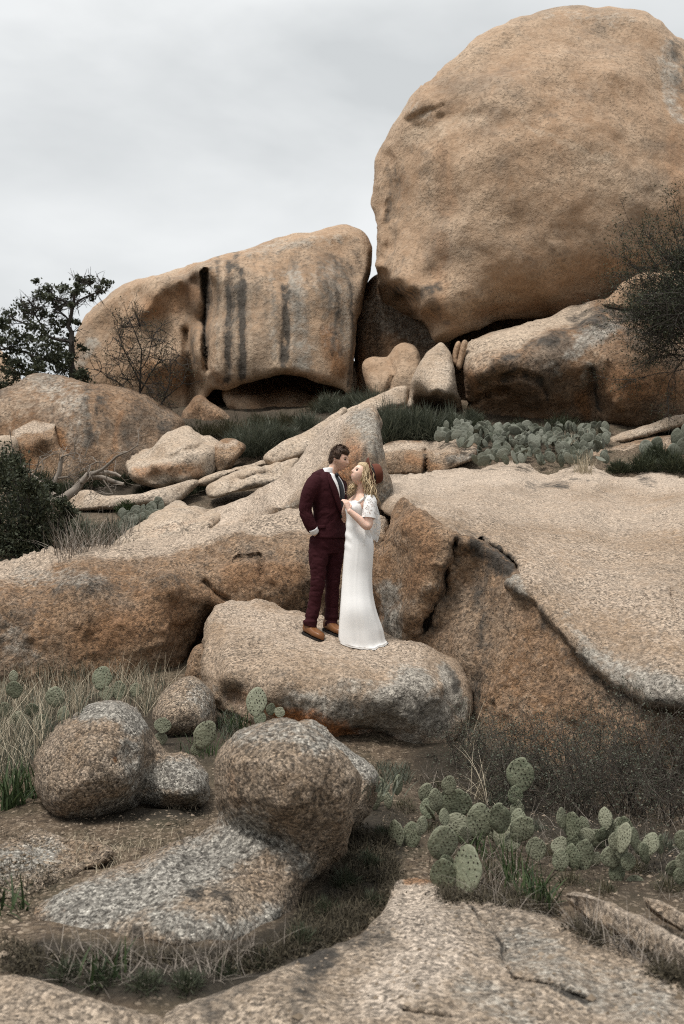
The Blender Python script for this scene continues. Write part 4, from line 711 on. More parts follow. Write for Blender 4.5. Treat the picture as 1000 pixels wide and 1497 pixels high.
# --- oak at left
def oak():
    rng = np.random.default_rng(3); d = 24.5
    base = drop(104, 545); base = unproj(104, 552, d)
    root = empty('oak_tree', base); tag(root, 'dark gnarled oak tree with clumped foliage against the sky at left', 'tree')
    limbs = [([(106, 575), (104, 545), (103, 500), (103, 465), (106, 445), (111, 430), (112, 415)], .11, .03), ([(104, 455), (114, 440), (128, 433), (140, 428), (152, 420)], .035, .012), ([(111, 432), (118, 418), (128, 411)], .03, .01),
             ([(105, 452), (97, 444), (90, 438), (80, 435), (70, 424)], .035, .012), ([(104, 500), (85, 497), (68, 490), (55, 478), (35, 472), (15, 462)], .05, .015), ([(68, 490), (62, 478), (45, 455), (35, 448)], .03, .01),
             ([(104, 540), (80, 530), (50, 520), (20, 510), (-10, 512)], .05, .02), ([(103, 470), (95, 462), (84, 452), (75, 440)], .03, .01), ([(40, 438), (48, 448), (56, 452)], .02, .01), ([(98, 560), (60, 550), (20, 545), (-15, 535)], .05, .02), ([(0, 505), (12, 510), (16, 515)], .02, .012)]
    paths = [pxline(p, d, a, b, rng) for p, a, b in limbs]
    for P, R, a in list(paths):
        for k in range(14):
            i = rng.integers(1, len(P)); twigs(P[i], rng.normal(size=3)+[0, 0, .3], .35, .012, 1, rng, paths, [])
    quads('trunk', tubes(paths, 5), 'bark', root)
    cl = [(131, 409, 7), (157, 415, 6), (146, 424, 6), (70, 422, 8), (90, 423, 8), (58, 434, 9), (77, 438, 9), (32, 447, 9), (13, 457, 9), (38, 457, 8), (115, 410, 6), (118, 423, 6), (134, 434, 6), (109, 431, 6), (96, 441, 7), (83, 450, 7), (58, 454, 8), (6, 479, 9), (19, 487, 9), (48, 479, 10), (64, 486, 10), (77, 473, 8), (93, 473, 7), (30, 497, 10), (6, 497, 10), (48, 512, 13), (64, 514, 13), (86, 512, 11), (100, 520, 10), (30, 534, 12), (12, 542, 13), (112, 550, 9), (90, 543, 12), (10, 562, 11), (122, 510, 5), (125, 555, 8), (60, 535, 14), (45, 545, 12), (75, 528, 12), (-12, 500, 14), (-14, 470, 12), (-15, 545, 14), (70, 500, 9), (104, 497, 6), (110, 470, 5), (118, 545, 7), (25, 510, 10)]
    cl = cl+[(x+rng.normal()*r, y+rng.normal()*r*.8, r*.6) for x, y, r in cl for _ in range(1)]
    C = []
    for x, y, r in cl:
        n = int(12*r); c = unproj(x, y, d+rng.normal()*.5); R = r*d/F*1.05
        q = rng.normal(size=(n, 3))*[.62, .62, .42]*R; C.append(c+q)
    quads('crown', [leaves(np.concatenate(C), .085, rng, asp=.6)], 'leaf_dark', root)
oak()
# --- bare shrub in front of the cliff
def bare():
    rng = np.random.default_rng(5); d = 22.8
    root = empty('bare_tree', unproj(207, 645, d)); tag(root, 'bare twiggy shrub with crooked limbs in front of the cliff and pale boulder', 'shrub')
    limbs = [([(208, 650), (204, 610), (203, 590), (205, 560), (205, 540), (207, 512), (198, 487), (190, 470)], .035, .01), ([(203, 592), (188, 572), (165, 555), (140, 540)], .022, .008), ([(205, 562), (190, 530), (180, 508), (166, 492)], .02, .007), ([(204, 575), (218, 550), (232, 525), (238, 500)], .022, .007),
             ([(206, 540), (218, 520), (222, 495), (232, 480)], .016, .006), ([(198, 487), (205, 475), (200, 465)], .01, .005), ([(228, 660), (232, 615), (236, 590), (250, 575), (268, 560)], .028, .008), ([(234, 600), (222, 585), (215, 565)], .016, .006), ([(236, 592), (248, 560), (250, 535), (262, 520)], .018, .006), ([(195, 565), (178, 545), (172, 525)], .012, .005), ([(180, 508), (175, 492), (180, 478)], .01, .005)]
    paths = [pxline(p, d, a, b, rng, rng.uniform(0, .6)) for p, a, b in limbs]; tips = []
    for P, R, a in list(paths):
        for k in range(20):
            i = rng.integers(len(P)//3, len(P)); twigs(P[i], rng.normal(size=3)*[1, .6, .8]+[0, 0, .35], .4, .009, 1, rng, paths, tips, kink=.7)
    quads('trunk', tubes(paths, 4), 'bark', root)
    T = np.array(tips); T = T[rng.random(len(T)) < .6]; T = np.repeat(T, 3, 0)+rng.normal(size=(len(T)*3, 3))*.05
    quads('crown', [leaves(T, .04, rng)], 'leaf_brush', root)
bare()
# --- fallen dead limb
def dead():
    rng = np.random.default_rng(6); d = 15.5
    L = [([(72, 738), (95, 727), (108, 718), (120, 703), (132, 697), (150, 702), (166, 706), (182, 708)], .085, .03), ([(118, 706), (128, 694), (142, 690), (158, 690), (178, 696)], .05, .02), ([(130, 695), (150, 686), (170, 668), (188, 660), (200, 652)], .03, .01), ([(76, 735), (74, 712), (86, 690), (92, 668)], .055, .03), ([(80, 724), (60, 705), (45, 690), (30, 682)], .04, .015), ([(84, 700), (98, 698), (106, 702)], .025, .01), ([(128, 694), (132, 680), (140, 676)], .02, .008), ([(50, 694), (55, 680), (58, 668)], .015, .006), ([(90, 668), (110, 662), (125, 668)], .014, .005), ([(100, 724), (96, 735), (90, 748)], .03, .012), ([(150, 702), (158, 712), (165, 722)], .016, .006)]
    paths = [pxline(p, d, a, b, rng, rng.uniform(0.1, 1)) for p, a, b in L]
    for P, R, a in list(paths):
        for k in range(5):
            i = rng.integers(len(P)//3, len(P)); twigs(P[i], rng.normal(size=3)*[1, .5, .8]+[0, 0, .2], .3, .007, 1, rng, paths, [], kink=.8)
    tag(quads('fallen_branch', tubes(paths, 6), 'deadwood'), 'grey twisted dead branch lying over the bushes at left', 'branch')
dead()
def clumpbush(name, label, cat, cl, d, size, mat, seed, dens=22, dj=.35, group=None, stem=None, twmat='bark', flat=.8):
    rng = np.random.default_rng(seed)
    x0, y1 = np.mean([c[0] for c in cl]), max(c[1]+c[2] for c in cl)
    root = empty(name, unproj(x0, y1, d)); tag(root, label, cat, group)
    C, paths = [], []
    for x, y, r in cl:
        c = unproj(x, y, d+rng.normal()*dj); R = r*d/F; n = int(dens*r)
        C.append(c+rng.normal(size=(n, 3))*[.6*R, .6*R, .5*R])
        b = unproj(x0+(x-x0)*.6, y1+4, d); mid = (b+c)/2+rng.normal(size=3)*R*.3
        paths.append((np.array([b, mid, c, c+(c-mid)*.5+rng.normal(size=3)*.05]), [.02, .014, .008, .004], .3))
        for k in range(4): twigs(c, rng.normal(size=3)+[0, 0, .6], R*1.3, .006, 1, rng, paths, [], kink=.6)
    quads('stems', tubes(paths, 4), twmat, root); quads('crown', [leaves(np.concatenate(C), size, rng)], mat, root)
clumpbush('juniper_bush', 'large dark bush at the left edge, beside the dead branch', 'bush', [(-10, 680, 26), (20, 672, 12), (8, 700, 22), (45, 712, 16), (25, 735, 30), (60, 745, 20), (-10, 760, 40), (40, 775, 34), (85, 768, 20), (70, 790, 24), (15, 800, 34), (100, 748, 10), (108, 790, 10), (90, 735, 8), (50, 725, 16), (75, 712, 8), (30, 690, 8)], 13.4, .05, 'leaf_dark', 8, dens=46)
# --- wispy shrubs
def wisp(name, label, cat, spots, mat, seed, n=700, h=.5, w=.012, tilt=.55, droop=.5, group=None, kind=None, dome=False):
    """spots: (px, py, half width px, half depth m, height factor[, depth]); dome: a bushy volume of fine stems"""
    rng = np.random.default_rng(seed); parts = []
    for px, py, hw, hd, hf, *dd in spots:
        c = gdrop(px, py) if dd else drop(px, py); d = depth_of(c); W_ = hw*d/F
        if dome:
            H = h*hf; m = n; u = rng.normal(size=(m, 3)); u[:, 2] = np.abs(u[:, 2]); u /= np.linalg.norm(u, axis=1, keepdims=True); r = rng.uniform(0, 1, m)**.45
            lump = 1+.35*fbm(u*2.2, 3, seed=seed); q = u*(r*lump)[:, None]
            B = c+q*[W_*.8, hd*.9, H*.72]-[0, 0, .05]
            az = np.arctan2(q[:, 1], q[:, 0])+rng.normal(size=m)*.8; ti = np.clip(.25+1.0*np.hypot(q[:, 0], q[:, 1])+rng.normal(size=m)*.35, 0, 2)
            parts.append(strands(B, H*rng.uniform(.18, .48, m), az, ti, rng.uniform(-.5, 1, m)*droop, w*rng.uniform(.5, 1.2, m), 3, rng=rng)); continue
        q = rng.normal(size=(n, 2))*[W_*.55, hd*.55]
        z = np.array([floor_z(c[0]+a, c[1]+b, c[2]+.8) for a, b in q]); z = np.clip(z, c[2]-.6, c[2]+.5)
        B = np.column_stack([c[0]+q[:, 0], c[1]+q[:, 1], z-.02])
        az = np.arctan2(q[:, 1], q[:, 0])+rng.normal(size=n)*.9
        parts.append(strands(B, h*hf*rng.uniform(.35, 1.1, n), az, np.abs(rng.normal(size=n))*tilt*.6, rng.uniform(0, 1, n)*droop, w*rng.uniform(.5, 1.3, n), 4, rng=rng))
    o = quads(name, parts, mat)
    return tag(o, label, cat, group, kind)
sh = 'wispy grey green shrubs on the slope'
wisp('shrub', 'rounded grey green wispy shrub in front of the black overhang', 'shrub', [(372, 668, 40, .7, 1, 21), (345, 664, 26, .5, .7, 20.8), (400, 655, 30, .5, .8, 21.5)], 'leaf_grey', 21, 2600, .95, .013, group=sh, dome=True)
wisp('shrub', 'wispy shrub along the top of the tilted pale slab, left of the leaning rock', 'shrub', [(448, 628, 30, .5, .6, 20), (480, 602, 28, .5, .7, 20.5), (425, 645, 18, .4, .5, 19.5), (500, 605, 20, .4, .6, 20.5)], 'leaf_grey', 22, 1500, .85, .013, group=sh, dome=True)
wisp('shrub', 'patch of brush growing across the face of the tilted pale slab', 'shrub', [(445, 660, 22, .3, .45, 17.6), (470, 645, 18, .3, .4, 17.8)], 'leaf_grey', 122, 900, .8, .010, group=sh, dome=True)
wisp('shrub', 'tall grey green brush just behind the peak of the leaning rock', 'shrub', [(570, 650, 34, .7, 1, 20), (590, 648, 30, .6, .9, 19.8), (545, 610, 30, .5, .8, 21), (520, 600, 26, .5, .6, 21)], 'leaf_grey', 23, 2600, 1.0, .013, group=sh, dome=True)
wisp('shrub', 'grey green brush at the foot of the pale pointed wedge', 'shrub', [(625, 648, 40, .7, .85, 20), (660, 645, 30, .6, .8, 20), (605, 650, 30, .6, .9, 19.7), (690, 625, 20, .4, .5, 20.6)], 'leaf_grey', 24, 2600, .95, .013, group=sh, dome=True)
wisp('shrub', 'low dark shrub between the jagged pale boulder and the overhang', 'shrub', [(300, 640, 34, .8, .6, 24), (335, 640, 34, .6, .7, 23), (262, 640, 30, .5, .6, 24), (420, 622, 34, .5, .45, 24), (380, 620, 34, .5, .4, 25), (470, 600, 34, .5, .4, 25), (240, 660, 30, .5, .5, 22)], 'leaf_brush', 25, 1300, .9, .014, group=sh, dome=True)
wisp('shrub', 'dark low shrub against the lumpy pale rock below the jagged boulder', 'shrub', [(275, 725, 24, .4, .45, 17), (300, 715, 24, .4, .4, 17.5), (250, 738, 16, .3, .4, 16.5), (345, 690, 20, .3, .4, 19), (320, 705, 20, .3, .4, 18.5), (370, 690, 22, .3, .3, 19.5)], 'leaf_dark', 26, 1200, .55, .014, group=sh, dome=True)
wisp('shrub', 'dark scrub on the slope between the stained boulder and the fallen branch', 'shrub', [(130, 712, 34, .6, .7, 18.5), (175, 708, 30, .6, .5, 19), (95, 725, 30, .6, .6, 17.5), (215, 722, 24, .4, .35, 18), (60, 715, 30, .6, .7, 18)], 'leaf_dark', 126, 1500, .7, .014, group=sh, dome=True)
wisp('shrub', 'grey scrub behind the prickly pear thicket, at the foot of the stained face', 'shrub', [(700, 632, 30, .6, .4, 21), (760, 632, 40, .6, .4, 21), (820, 630, 40, .6, .5, 21), (870, 635, 24, .4, .4, 20.8)], 'leaf_dark', 127, 1300, .8, .014, group=sh, dome=True)
wisp('grass_patch', 'bright green grass strip under the low pale rock strip at left', 'grass', [(215, 743, 30, .3, .5, 16.3), (240, 738, 20, .3, .5, 16.4), (185, 748, 16, .3, .5, 16)], 'leaf_green', 27, 1500, .5, .014, dome=True)
wisp('grass_patch', 'dark green growth on the flat ledge at the right edge, right of the prickly pears', 'grass', [(905, 690, 24, .3, .6, 18.2), (940, 690, 30, .4, .9, 18.2), (985, 690, 34, .4, 1, 18.2), (960, 672, 30, .4, .8, 18.6)], 'leaf_dark', 28, 1500, .5, .013, dome=True)
wisp('grass_patch', 'short dark growth behind the long thin ledge at the right edge', 'grass', [(950, 645, 30, .3, .5, 19.6), (990, 636, 30, .3, .5, 19.8)], 'leaf_dark', 29, 900, .4, .013, dome=True)
wisp('grass_tuft', 'dry straw tuft at the right end of the prickly pear thicket', 'grass', [(830, 660, 20, .3, .8), (860, 650, 20, .3, .7), (852, 690, 12, .2, .8)], 'straw', 30, 120, .55, .01)
wisp('dry_shrub', 'pale grey dry brush in front of the dark bush, above the ridge boulder', 'shrub', [(120, 806, 30, .3, 1), (150, 798, 24, .3, .9), (100, 808, 20, .3, .9), (175, 790, 20, .3, .7)], 'deadwood', 31, 110, .6, .007, tilt=1.2, droop=.8)
wisp('dry_shrub', 'grey green low brush behind the ridge boulder, under the dead branch', 'shrub', [(125, 812, 34, .5, 1, 14), (165, 795, 30, .5, .8, 14.6), (110, 790, 30, .5, .8, 14.6), (200, 775, 24, .5, .6, 15.5)], 'leaf_grey', 32, 1600, .55, .010, dome=True)
# --- bush leaning in from the right edge
def right_bush():
    rng = np.random.default_rng(9); d = 20.2
    root = empty('thorn_bush', unproj(1045, 530, d)); tag(root, 'dark twiggy bush leaning in from the right edge under the giant boulder', 'bush')
    paths, tips = [], []
    for k in range(110):
        x = 1030+rng.normal()*22; y = 470+rng.normal()*35
        p = unproj(x, y, d+rng.normal()*.4)
        a = rng.uniform(math.radians(95), math.radians(195)); dv = np.array([math.cos(a), rng.normal()*.4, math.sin(a)*1.1])
        twigs(p, dv, rng.uniform(.8, 1.35), .014, 2, rng, paths, tips, kink=.5, nk=(3, 6), shrink=.5, spread=.6)
    for tx, ty in ((905, 352), (916, 312), (936, 330), (984, 290), (960, 318), (903, 372), (995, 300), (945, 345), (975, 305)):
        a = unproj(1010, 440, d); b = unproj(tx, ty, d+rng.normal()*.3); s = np.linspace(0, 1, 7)[:, None]
        P = a*(1-s)+b*s+np.sin(s*3)*rng.normal(size=3)*.07; paths.append((P, np.linspace(.014, .004, 7), .4))
        for i in (2, 3, 3, 4, 4, 5, 5, 6): twigs(P[i], (b-a)*.5+rng.normal(size=3)*.5, .35, .006, 1, rng, paths, tips, kink=.6)
    quads('stems', tubes(paths, 3), 'bark', root)
    T = np.array(tips); T = np.repeat(T, 4, 0)+rng.normal(size=(len(T)*4, 3))*.07
    quads('crown', [leaves(T, .042, rng)], 'leaf_dark', root)
    return root
right_bush()
def hang():
    rng = np.random.default_rng(19); d = 20.0; paths, tips = [], []
    for k in range(26):
        p = unproj(1000+rng.normal()*24, 480+rng.normal()*16, d); a = rng.uniform(math.radians(180), math.radians(262))
        twigs(p, [math.cos(a), rng.normal()*.3, math.sin(a)], .8, .008, 2, rng, paths, tips, kink=.6, nk=(2, 4), shrink=.5)
    root = empty('thorn_bush', unproj(1005, 470, d)); tag(root, 'sparse drooping twigs hanging over the brown boulder face below the dark bush', 'bush')
    quads('stems', tubes(paths, 3), 'bark', root)
    T = np.array(tips); T = np.repeat(T, 2, 0)+rng.normal(size=(len(T)*2, 3))*.06
    quads('crown', [leaves(T, .035, rng)], 'leaf_brush', root)
hang()
# --- dark brush under the big ledge, lower right
def brush(spots, label, seed, L=.42, n=26):
    rng = np.random.default_rng(seed); paths, tips = [], []
    c0 = drop(*spots[0][:2])
    for px, py, hw in spots:
        c = drop(px, py); W_ = hw*depth_of(c)/F
        for k in range(n):
            p = c+[rng.normal()*W_*.6, rng.normal()*.12-.05, -.02]
            twigs(p, [rng.normal()*.7, rng.normal()*.5-.1, 1.0], L*rng.uniform(.6, 1.45), .0045, 2, rng, paths, tips, kink=.8, nk=(2, 4), shrink=.55, spread=.8)
    root = empty('dry_shrub', c0); tag(root, label, 'shrub', 'dark twiggy shrubs under the overhanging ledge')
    quads('stems', tubes(paths, 3), 'twig', root)
    T = np.array(tips); T = T+rng.normal(size=(len(T), 3))*.015
    quads('crown', [leaves(np.repeat(T, 2, 0)+rng.normal(size=(len(T)*2, 3))*.02, .017, rng)], 'leaf_grey', root)
brush([(730, 1160, 30), (770, 1175, 30), (750, 1130, 30)], 'dark twiggy shrub behind the lone tall cactus pad', 41, .36, 22)
brush([(830, 1170, 30), (860, 1185, 30), (810, 1150, 30), (850, 1140, 30)], 'dark twiggy shrub with tiny leaves against the shaded rock, middle of three', 42, .42, 22)
brush([(920, 1190, 30), (960, 1180, 30), (995, 1200, 30), (970, 1150, 30), (930, 1150, 30), (1015, 1170, 20)], 'densest dark twiggy shrub, in the corner at the right edge under the ledge', 43, .48, 24)
brush([(670, 1110, 16), (690, 1100, 18)], 'small dark twigs in the gap right of the boulder the couple stands on', 44, .26, 14)

# --- grass left of the standing boulder
def scatter(region, n, rng):
    """random ground points inside a photo polygon"""
    R = np.array(region, float); out = []
    while len(out) < n:
        q = np.column_stack([rng.uniform(R[:, 0].min(), R[:, 0].max(), 400), rng.uniform(R[:, 1].min(), R[:, 1].max(), 400)])
        out += list(q[inside(q, R)])
    return np.array([drop(*q) for q in out[:n]])
rng = np.random.default_rng(77)
reg = [(-40, 1000), (60, 985), (160, 985), (250, 1000), (300, 1000), (320, 1060), (320, 1110), (250, 1100), (210, 1060), (150, 1030), (80, 1065), (45, 1120), (30, 1150), (-40, 1160)]
B = scatter(reg, 2600, rng); B = B[(B[:, 2] < 0.75) & ~((B[:, 0] > -1.72) & (B[:, 1] < 9.2))]
n = len(B); gp_ = [strands(B, rng.uniform(.08, .30, n), rng.uniform(0, 6.28, n), np.abs(rng.normal(size=n))*.45, rng.uniform(0, 1.2, n), .006, 4, rng=rng)]
tag(quads('green_grass', gp_, 'leaf_grey'), kind='stuff', label='short grey green grass and weeds between the rocks at left', cat='grass')
B2 = scatter(reg, 2100, rng); B2 = B2[(B2[:, 2] < 0.75) & ~((B2[:, 0] > -1.72) & (B2[:, 1] < 9.2))]; n = len(B2)
dg = [strands(B2, rng.uniform(.12, .42, n), rng.uniform(0, 6.28, n), np.abs(rng.normal(size=n))*.4, rng.uniform(0, 1.3, n), .0045, 5, rng=rng)]
tall = [(90, 1020, 905, 10), (130, 1020, 930, 40), (150, 1025, 905, 30), (160, 1020, 945, 45), (60, 1030, 930, -10), (200, 1040, 950, 2), (215, 1045, 945, 60), (185, 1030, 955, 5), (75, 1030, 945, -25), (215, 1050, 960, 20), (225, 1050, 970, 12), (250, 1030, 945, 5), (110, 1030, 940, 14), (30, 1060, 990, -30), (0, 1070, 1000, 60), (140, 1030, 960, -8), (170, 1030, 960, 14), (120, 1025, 955, -14), (100, 1025, 960, 0), (195, 1040, 985, 24), (265, 1040, 965, 0)]
tb, tl_, ta, tt = [], [], [], []
for x, y, ytop, dx in tall:
    d = 9.0; p = unproj(x, y, d); p[2] = fg(p[None, :2])[0]
    for k in range(3):
        tb.append(p+[rng.normal()*.04, rng.normal()*.05, -.02]); hh = (y-ytop)*d/F*rng.uniform(.75, 1.1); ll = math.hypot(hh, dx*d/F); tl_.append(ll)
        ta.append(0 if dx >= 0 else math.pi); tt.append(abs(math.atan2(dx*d/F, hh)))
dg.append(strands(np.array(tb), np.array(tl_), np.array(ta)+rng.normal(size=len(tb))*.4, np.array(tt), rng.uniform(-.1, .35, len(tb)), .007, 6, rnd=rng.uniform(.35, 1, len(tb)), rng=rng))
tag(quads('dry_grass', dg, 'straw'), kind='stuff', label='tall dry straw coloured grass at left', cat='grass')
B3 = np.array([q for q in scatter([(315, 1060), (330, 1040), (360, 1060), (420, 1075), (520, 1120), (600, 1125), (600, 1150), (550, 1140), (500, 1100), (380, 1060), (330, 1090)], 1500, rng) if q[1] > 6.4 and q[2] < .5])[:600]
tag(quads('green_grass', [strands(B3, .1, rng.uniform(0, 6.28, len(B3)), .4, .8, .005, 4, rng=rng)], 'leaf_grey'), kind='stuff', label='thin grass along the foot of the standing boulder', cat='grass')
def tuft(px, py, label, n=40, L=.3, w=.012, mat='leaf_green', seed=1, tilt=.5, droop=1.0, sp=.05):
    r = np.random.default_rng(seed); c = drop(px, py)
    B = c+np.column_stack([r.normal(size=n)*sp, r.normal(size=n)*sp, np.full(n, -.01)])
    o = quads('grass_tuft', [strands(B, L*r.uniform(.55, 1.15, n), r.uniform(0, 6.28, n), np.abs(r.normal(size=n))*tilt, r.uniform(.2, 1, n)*droop, w, 6, rng=r)], mat)
    tag(o, label, 'grass', 'grass tufts on the ground')
tuft(785, 1318, 'broad leaved bright green tuft at the edge of the bedrock slab', 60, .2, .014, seed=2)
tuft(745, 1290, 'taller dark green tuft standing among the cacti, behind the bright green one', 34, .26, .010, seed=3, tilt=.3, droop=.7)
tuft(700, 1250, 'narrow dark green tuft under the central cactus', 34, .17, .011, seed=4)
tuft(20, 1180, 'dark strap leaved tuft at the left edge beside the round speckled boulder', 60, .34, .016, seed=5)
tuft(48, 1165, 'second dark strap leaved tuft tight against the round speckled boulder', 40, .30, .016, seed=15)
tuft(12, 1330, 'small green tuft at the left edge on the gravel soil', 22, .2, .013, seed=6)
tuft(265, 1182, 'short pale dry tuft in front of the low lobe of the speckled boulder', 60, .09, .004, 'straw', seed=7)
for k_, (x_, y_, lb_) in enumerate(((195, 1250, 'low straw grass on the soil above the lichen covered foot'), (140, 1240, 'flat mat of dead grass on the gravel soil'))):
    r_ = np.random.default_rng(80+k_); c_ = drop(x_, y_); n_ = 160; B_ = np.array([[c_[0]+a, c_[1]+b, floor_z(c_[0]+a, c_[1]+b)-.01] for a, b in r_.normal(size=(n_, 2))*.15])
    tag(quads('dry_grass', [strands(B_, .08*r_.uniform(.5, 1.2, n_), r_.uniform(0, 6.28, n_), np.abs(r_.normal(size=n_))*.6, r_.uniform(0, 1.5, n_), .0035, 5, rng=r_)], 'straw'), kind='stuff', label=lb_, cat='grass')
tuft(300, 1100, 'green tuft behind the leaning cactus pad left of the mushroom boulder', 60, .2, .008, seed=10, sp=.1)
tuft(345, 1065, 'dark green tuft between the standing boulder and the mushroom boulder', 50, .2, .009, seed=11, sp=.08)
tuft(150, 1430, 'green blades among dark litter below the lichen covered foot', 26, .16, .012, seed=12)
tuft(700, 1170, 'pale straw clump of arching dead stems above the cacti', 46, .5, .005, 'straw', seed=13, tilt=.7, droop=1.6)
tuft(680, 1120, 'few tall thin straw stems in the gap right of the standing boulder', 9, .75, .006, 'straw', seed=14, tilt=.22, droop=.25, sp=.004)
tuft(545, 1155, 'small dark green weeds beside the second hump', 50, .15, .01, 'leaf_grey', seed=16, sp=.1)
# --- low dark litter, moss and gravel
def litter(regs, n, L, mat, seed, name, label, w=.004, leafy=0.0):
    r = np.random.default_rng(seed); P = []
    for g, q in regs:
        B = scatter(g, int(n*q), r); m = len(B)
        B = B[fbm(B*2.3, 3, seed=seed) > -.25]; m = len(B)
        P.append(strands(B, L*r.uniform(.3, 1.4, m), r.uniform(0, 6.28, m), r.uniform(.3, 1.7, m), r.uniform(-2.0, 2.2, m), w, 5, rng=r))
        if leafy: P.append(leaves(np.repeat(B, 2, 0)+r.normal(size=(2*m, 3))*[.03, .03, .012], leafy, r))
    tag(quads(name, P, mat), kind='stuff', label=label, cat='litter')
litter([([(520, 1200), (570, 1210), (585, 1280), (565, 1325), (520, 1370), (440, 1400), (410, 1395), (440, 1330), (490, 1270)], 1.2), ([(60, 1400), (180, 1398), (330, 1402), (420, 1380), (430, 1400), (340, 1440), (250, 1470), (150, 1450), (60, 1430)], 1.2), ([(850, 1342), (910, 1370), (1000, 1418), (1000, 1450), (900, 1400), (830, 1352)], .5), ([(640, 1300), (700, 1290), (800, 1320), (820, 1345), (720, 1320), (650, 1318)], .35)], 5200, .07, 'moss', 51, 'ground_litter', 'dark matted creeping litter around the boulder feet', .0035, .016)
litter([([(540, 1140), (700, 1130), (1000, 1180), (1000, 1310), (820, 1300), (640, 1290), (560, 1230)], 1.0), ([(-20, 1190), (60, 1200), (200, 1205), (310, 1190), (300, 1220), (100, 1290), (30, 1330), (-20, 1320)], .6), ([(0, 1370), (60, 1390), (60, 1430), (0, 1420)], .2)], 3400, .05, 'moss', 52, 'ground_moss', 'short dry moss and leaf litter on the soil', .003, .014)
litter([([(600, 1130), (700, 1120), (1000, 1190), (1000, 1320), (830, 1300), (650, 1290)], 1.0), ([(640, 1295), (720, 1290), (820, 1330), (1000, 1420), (1000, 1440), (830, 1360)], .6), ([(60, 1395), (430, 1390), (330, 1440), (100, 1440)], .4)], 1000, .2, 'deadwood', 53, 'dead_twigs', 'thin grey dead twigs and stems lying about the cacti', .0028)
def gravel(regs, n, seed):
    r = np.random.default_rng(seed)
    ico = np.array([[0, 0, 1], [.9, 0, .1], [0, .9, 0], [-.9, .1, 0], [0, -.9, .1], [0, 0, -1]], float); fc = [(0, 1, 2), (0, 2, 3), (0, 3, 4), (0, 4, 1), (5, 2, 1), (5, 3, 2), (5, 4, 3), (5, 1, 4)]
    P = []
    for g, q in regs:
        for c in scatter(g, int(n*q), r):
            s = r.lognormal(-5.0, .5); v = ico*r.uniform(.6, 1.3, (6, 3))*s*[1, 1, .6]
            P.append((v+c, np.array(fc), np.full(6, r.uniform(0, 1))))
    V, T_, A = join(P)
    tag(mk('gravel', V, T_, M['pebble'], None, np.array([V[:, 0].mean(), V[:, 1].mean(), V[:, 2].min()]), {'rnd': A}, smooth=False), kind='stuff', label='loose gravel on the soil', cat='gravel')
M['pebble'] = plant_mat('pebble', (0.10, 0.075, 0.05), (0.30, 0.24, 0.18), .9, 0)
gravel([([(540, 1130), (700, 1130), (1000, 1190), (1000, 1320), (830, 1300), (640, 1290), (580, 1260), (550, 1200)], 1), ([(-20, 1190), (60, 1200), (310, 1180), (315, 1200), (200, 1250), (40, 1340), (50, 1400), (-20, 1420)], 1), ([(560, 1300), (640, 1310), (900, 1390), (1000, 1440), (1000, 1497), (300, 1497)], .35)], 1300, 61)

wisp('low_plants', 'dark matted plants in the gap under the lichen covered foot', 'plants', [(95, 1425, 34, .12, 1), (150, 1432, 34, .12, 1), (210, 1440, 34, .12, 1), (270, 1438, 34, .12, 1), (325, 1425, 34, .12, .9), (380, 1405, 30, .1, .9)], 'leaf_dark', 151, 1100, .11, .005, dome=True)
wisp('low_plants', 'dark matted plants right of the mushroom boulder, above the bedrock slab', 'plants', [(440, 1375, 28, .12, .9), (475, 1335, 30, .14, 1), (505, 1295, 30, .14, 1.1), (540, 1265, 28, .14, 1), (545, 1320, 24, .12, .8), (560, 1220, 22, .12, .8)], 'leaf_dark', 152, 1300, .13, .005, dome=True)
wisp('low_plants', 'dead grey twiggy plants along the gap behind the bedrock slab at right', 'plants', [(860, 1362, 30, .08, 1), (910, 1388, 30, .08, 1), (960, 1410, 30, .08, 1), (1005, 1432, 30, .08, 1)], 'twig', 153, 500, .1, .004, dome=True)
wisp('low_plants', 'dark low weeds growing between the foreground cacti', 'plants', [(625, 1215, 26, .12, 1), (675, 1255, 30, .12, 1), (715, 1275, 26, .1, 1), (765, 1275, 30, .12, 1.1), (810, 1250, 26, .12, 1), (835, 1290, 26, .1, .9), (885, 1305, 28, .1, .9), (930, 1275, 28, .12, 1.1), (975, 1300, 28, .1, 1), (590, 1180, 26, .12, 1), (640, 1150, 26, .12, .9), (720, 1200, 26, .12, 1)], 'leaf_brush', 154, 420, .13, .005, dome=True)
wisp('low_plants', 'grey green weeds behind the foreground cacti, below the dark twigs', 'plants', [(780, 1215, 34, .15, 1), (850, 1225, 34, .15, 1), (910, 1235, 34, .15, 1), (970, 1240, 34, .15, 1), (730, 1175, 30, .15, 1)], 'leaf_grey', 155, 500, .16, .005, dome=True)
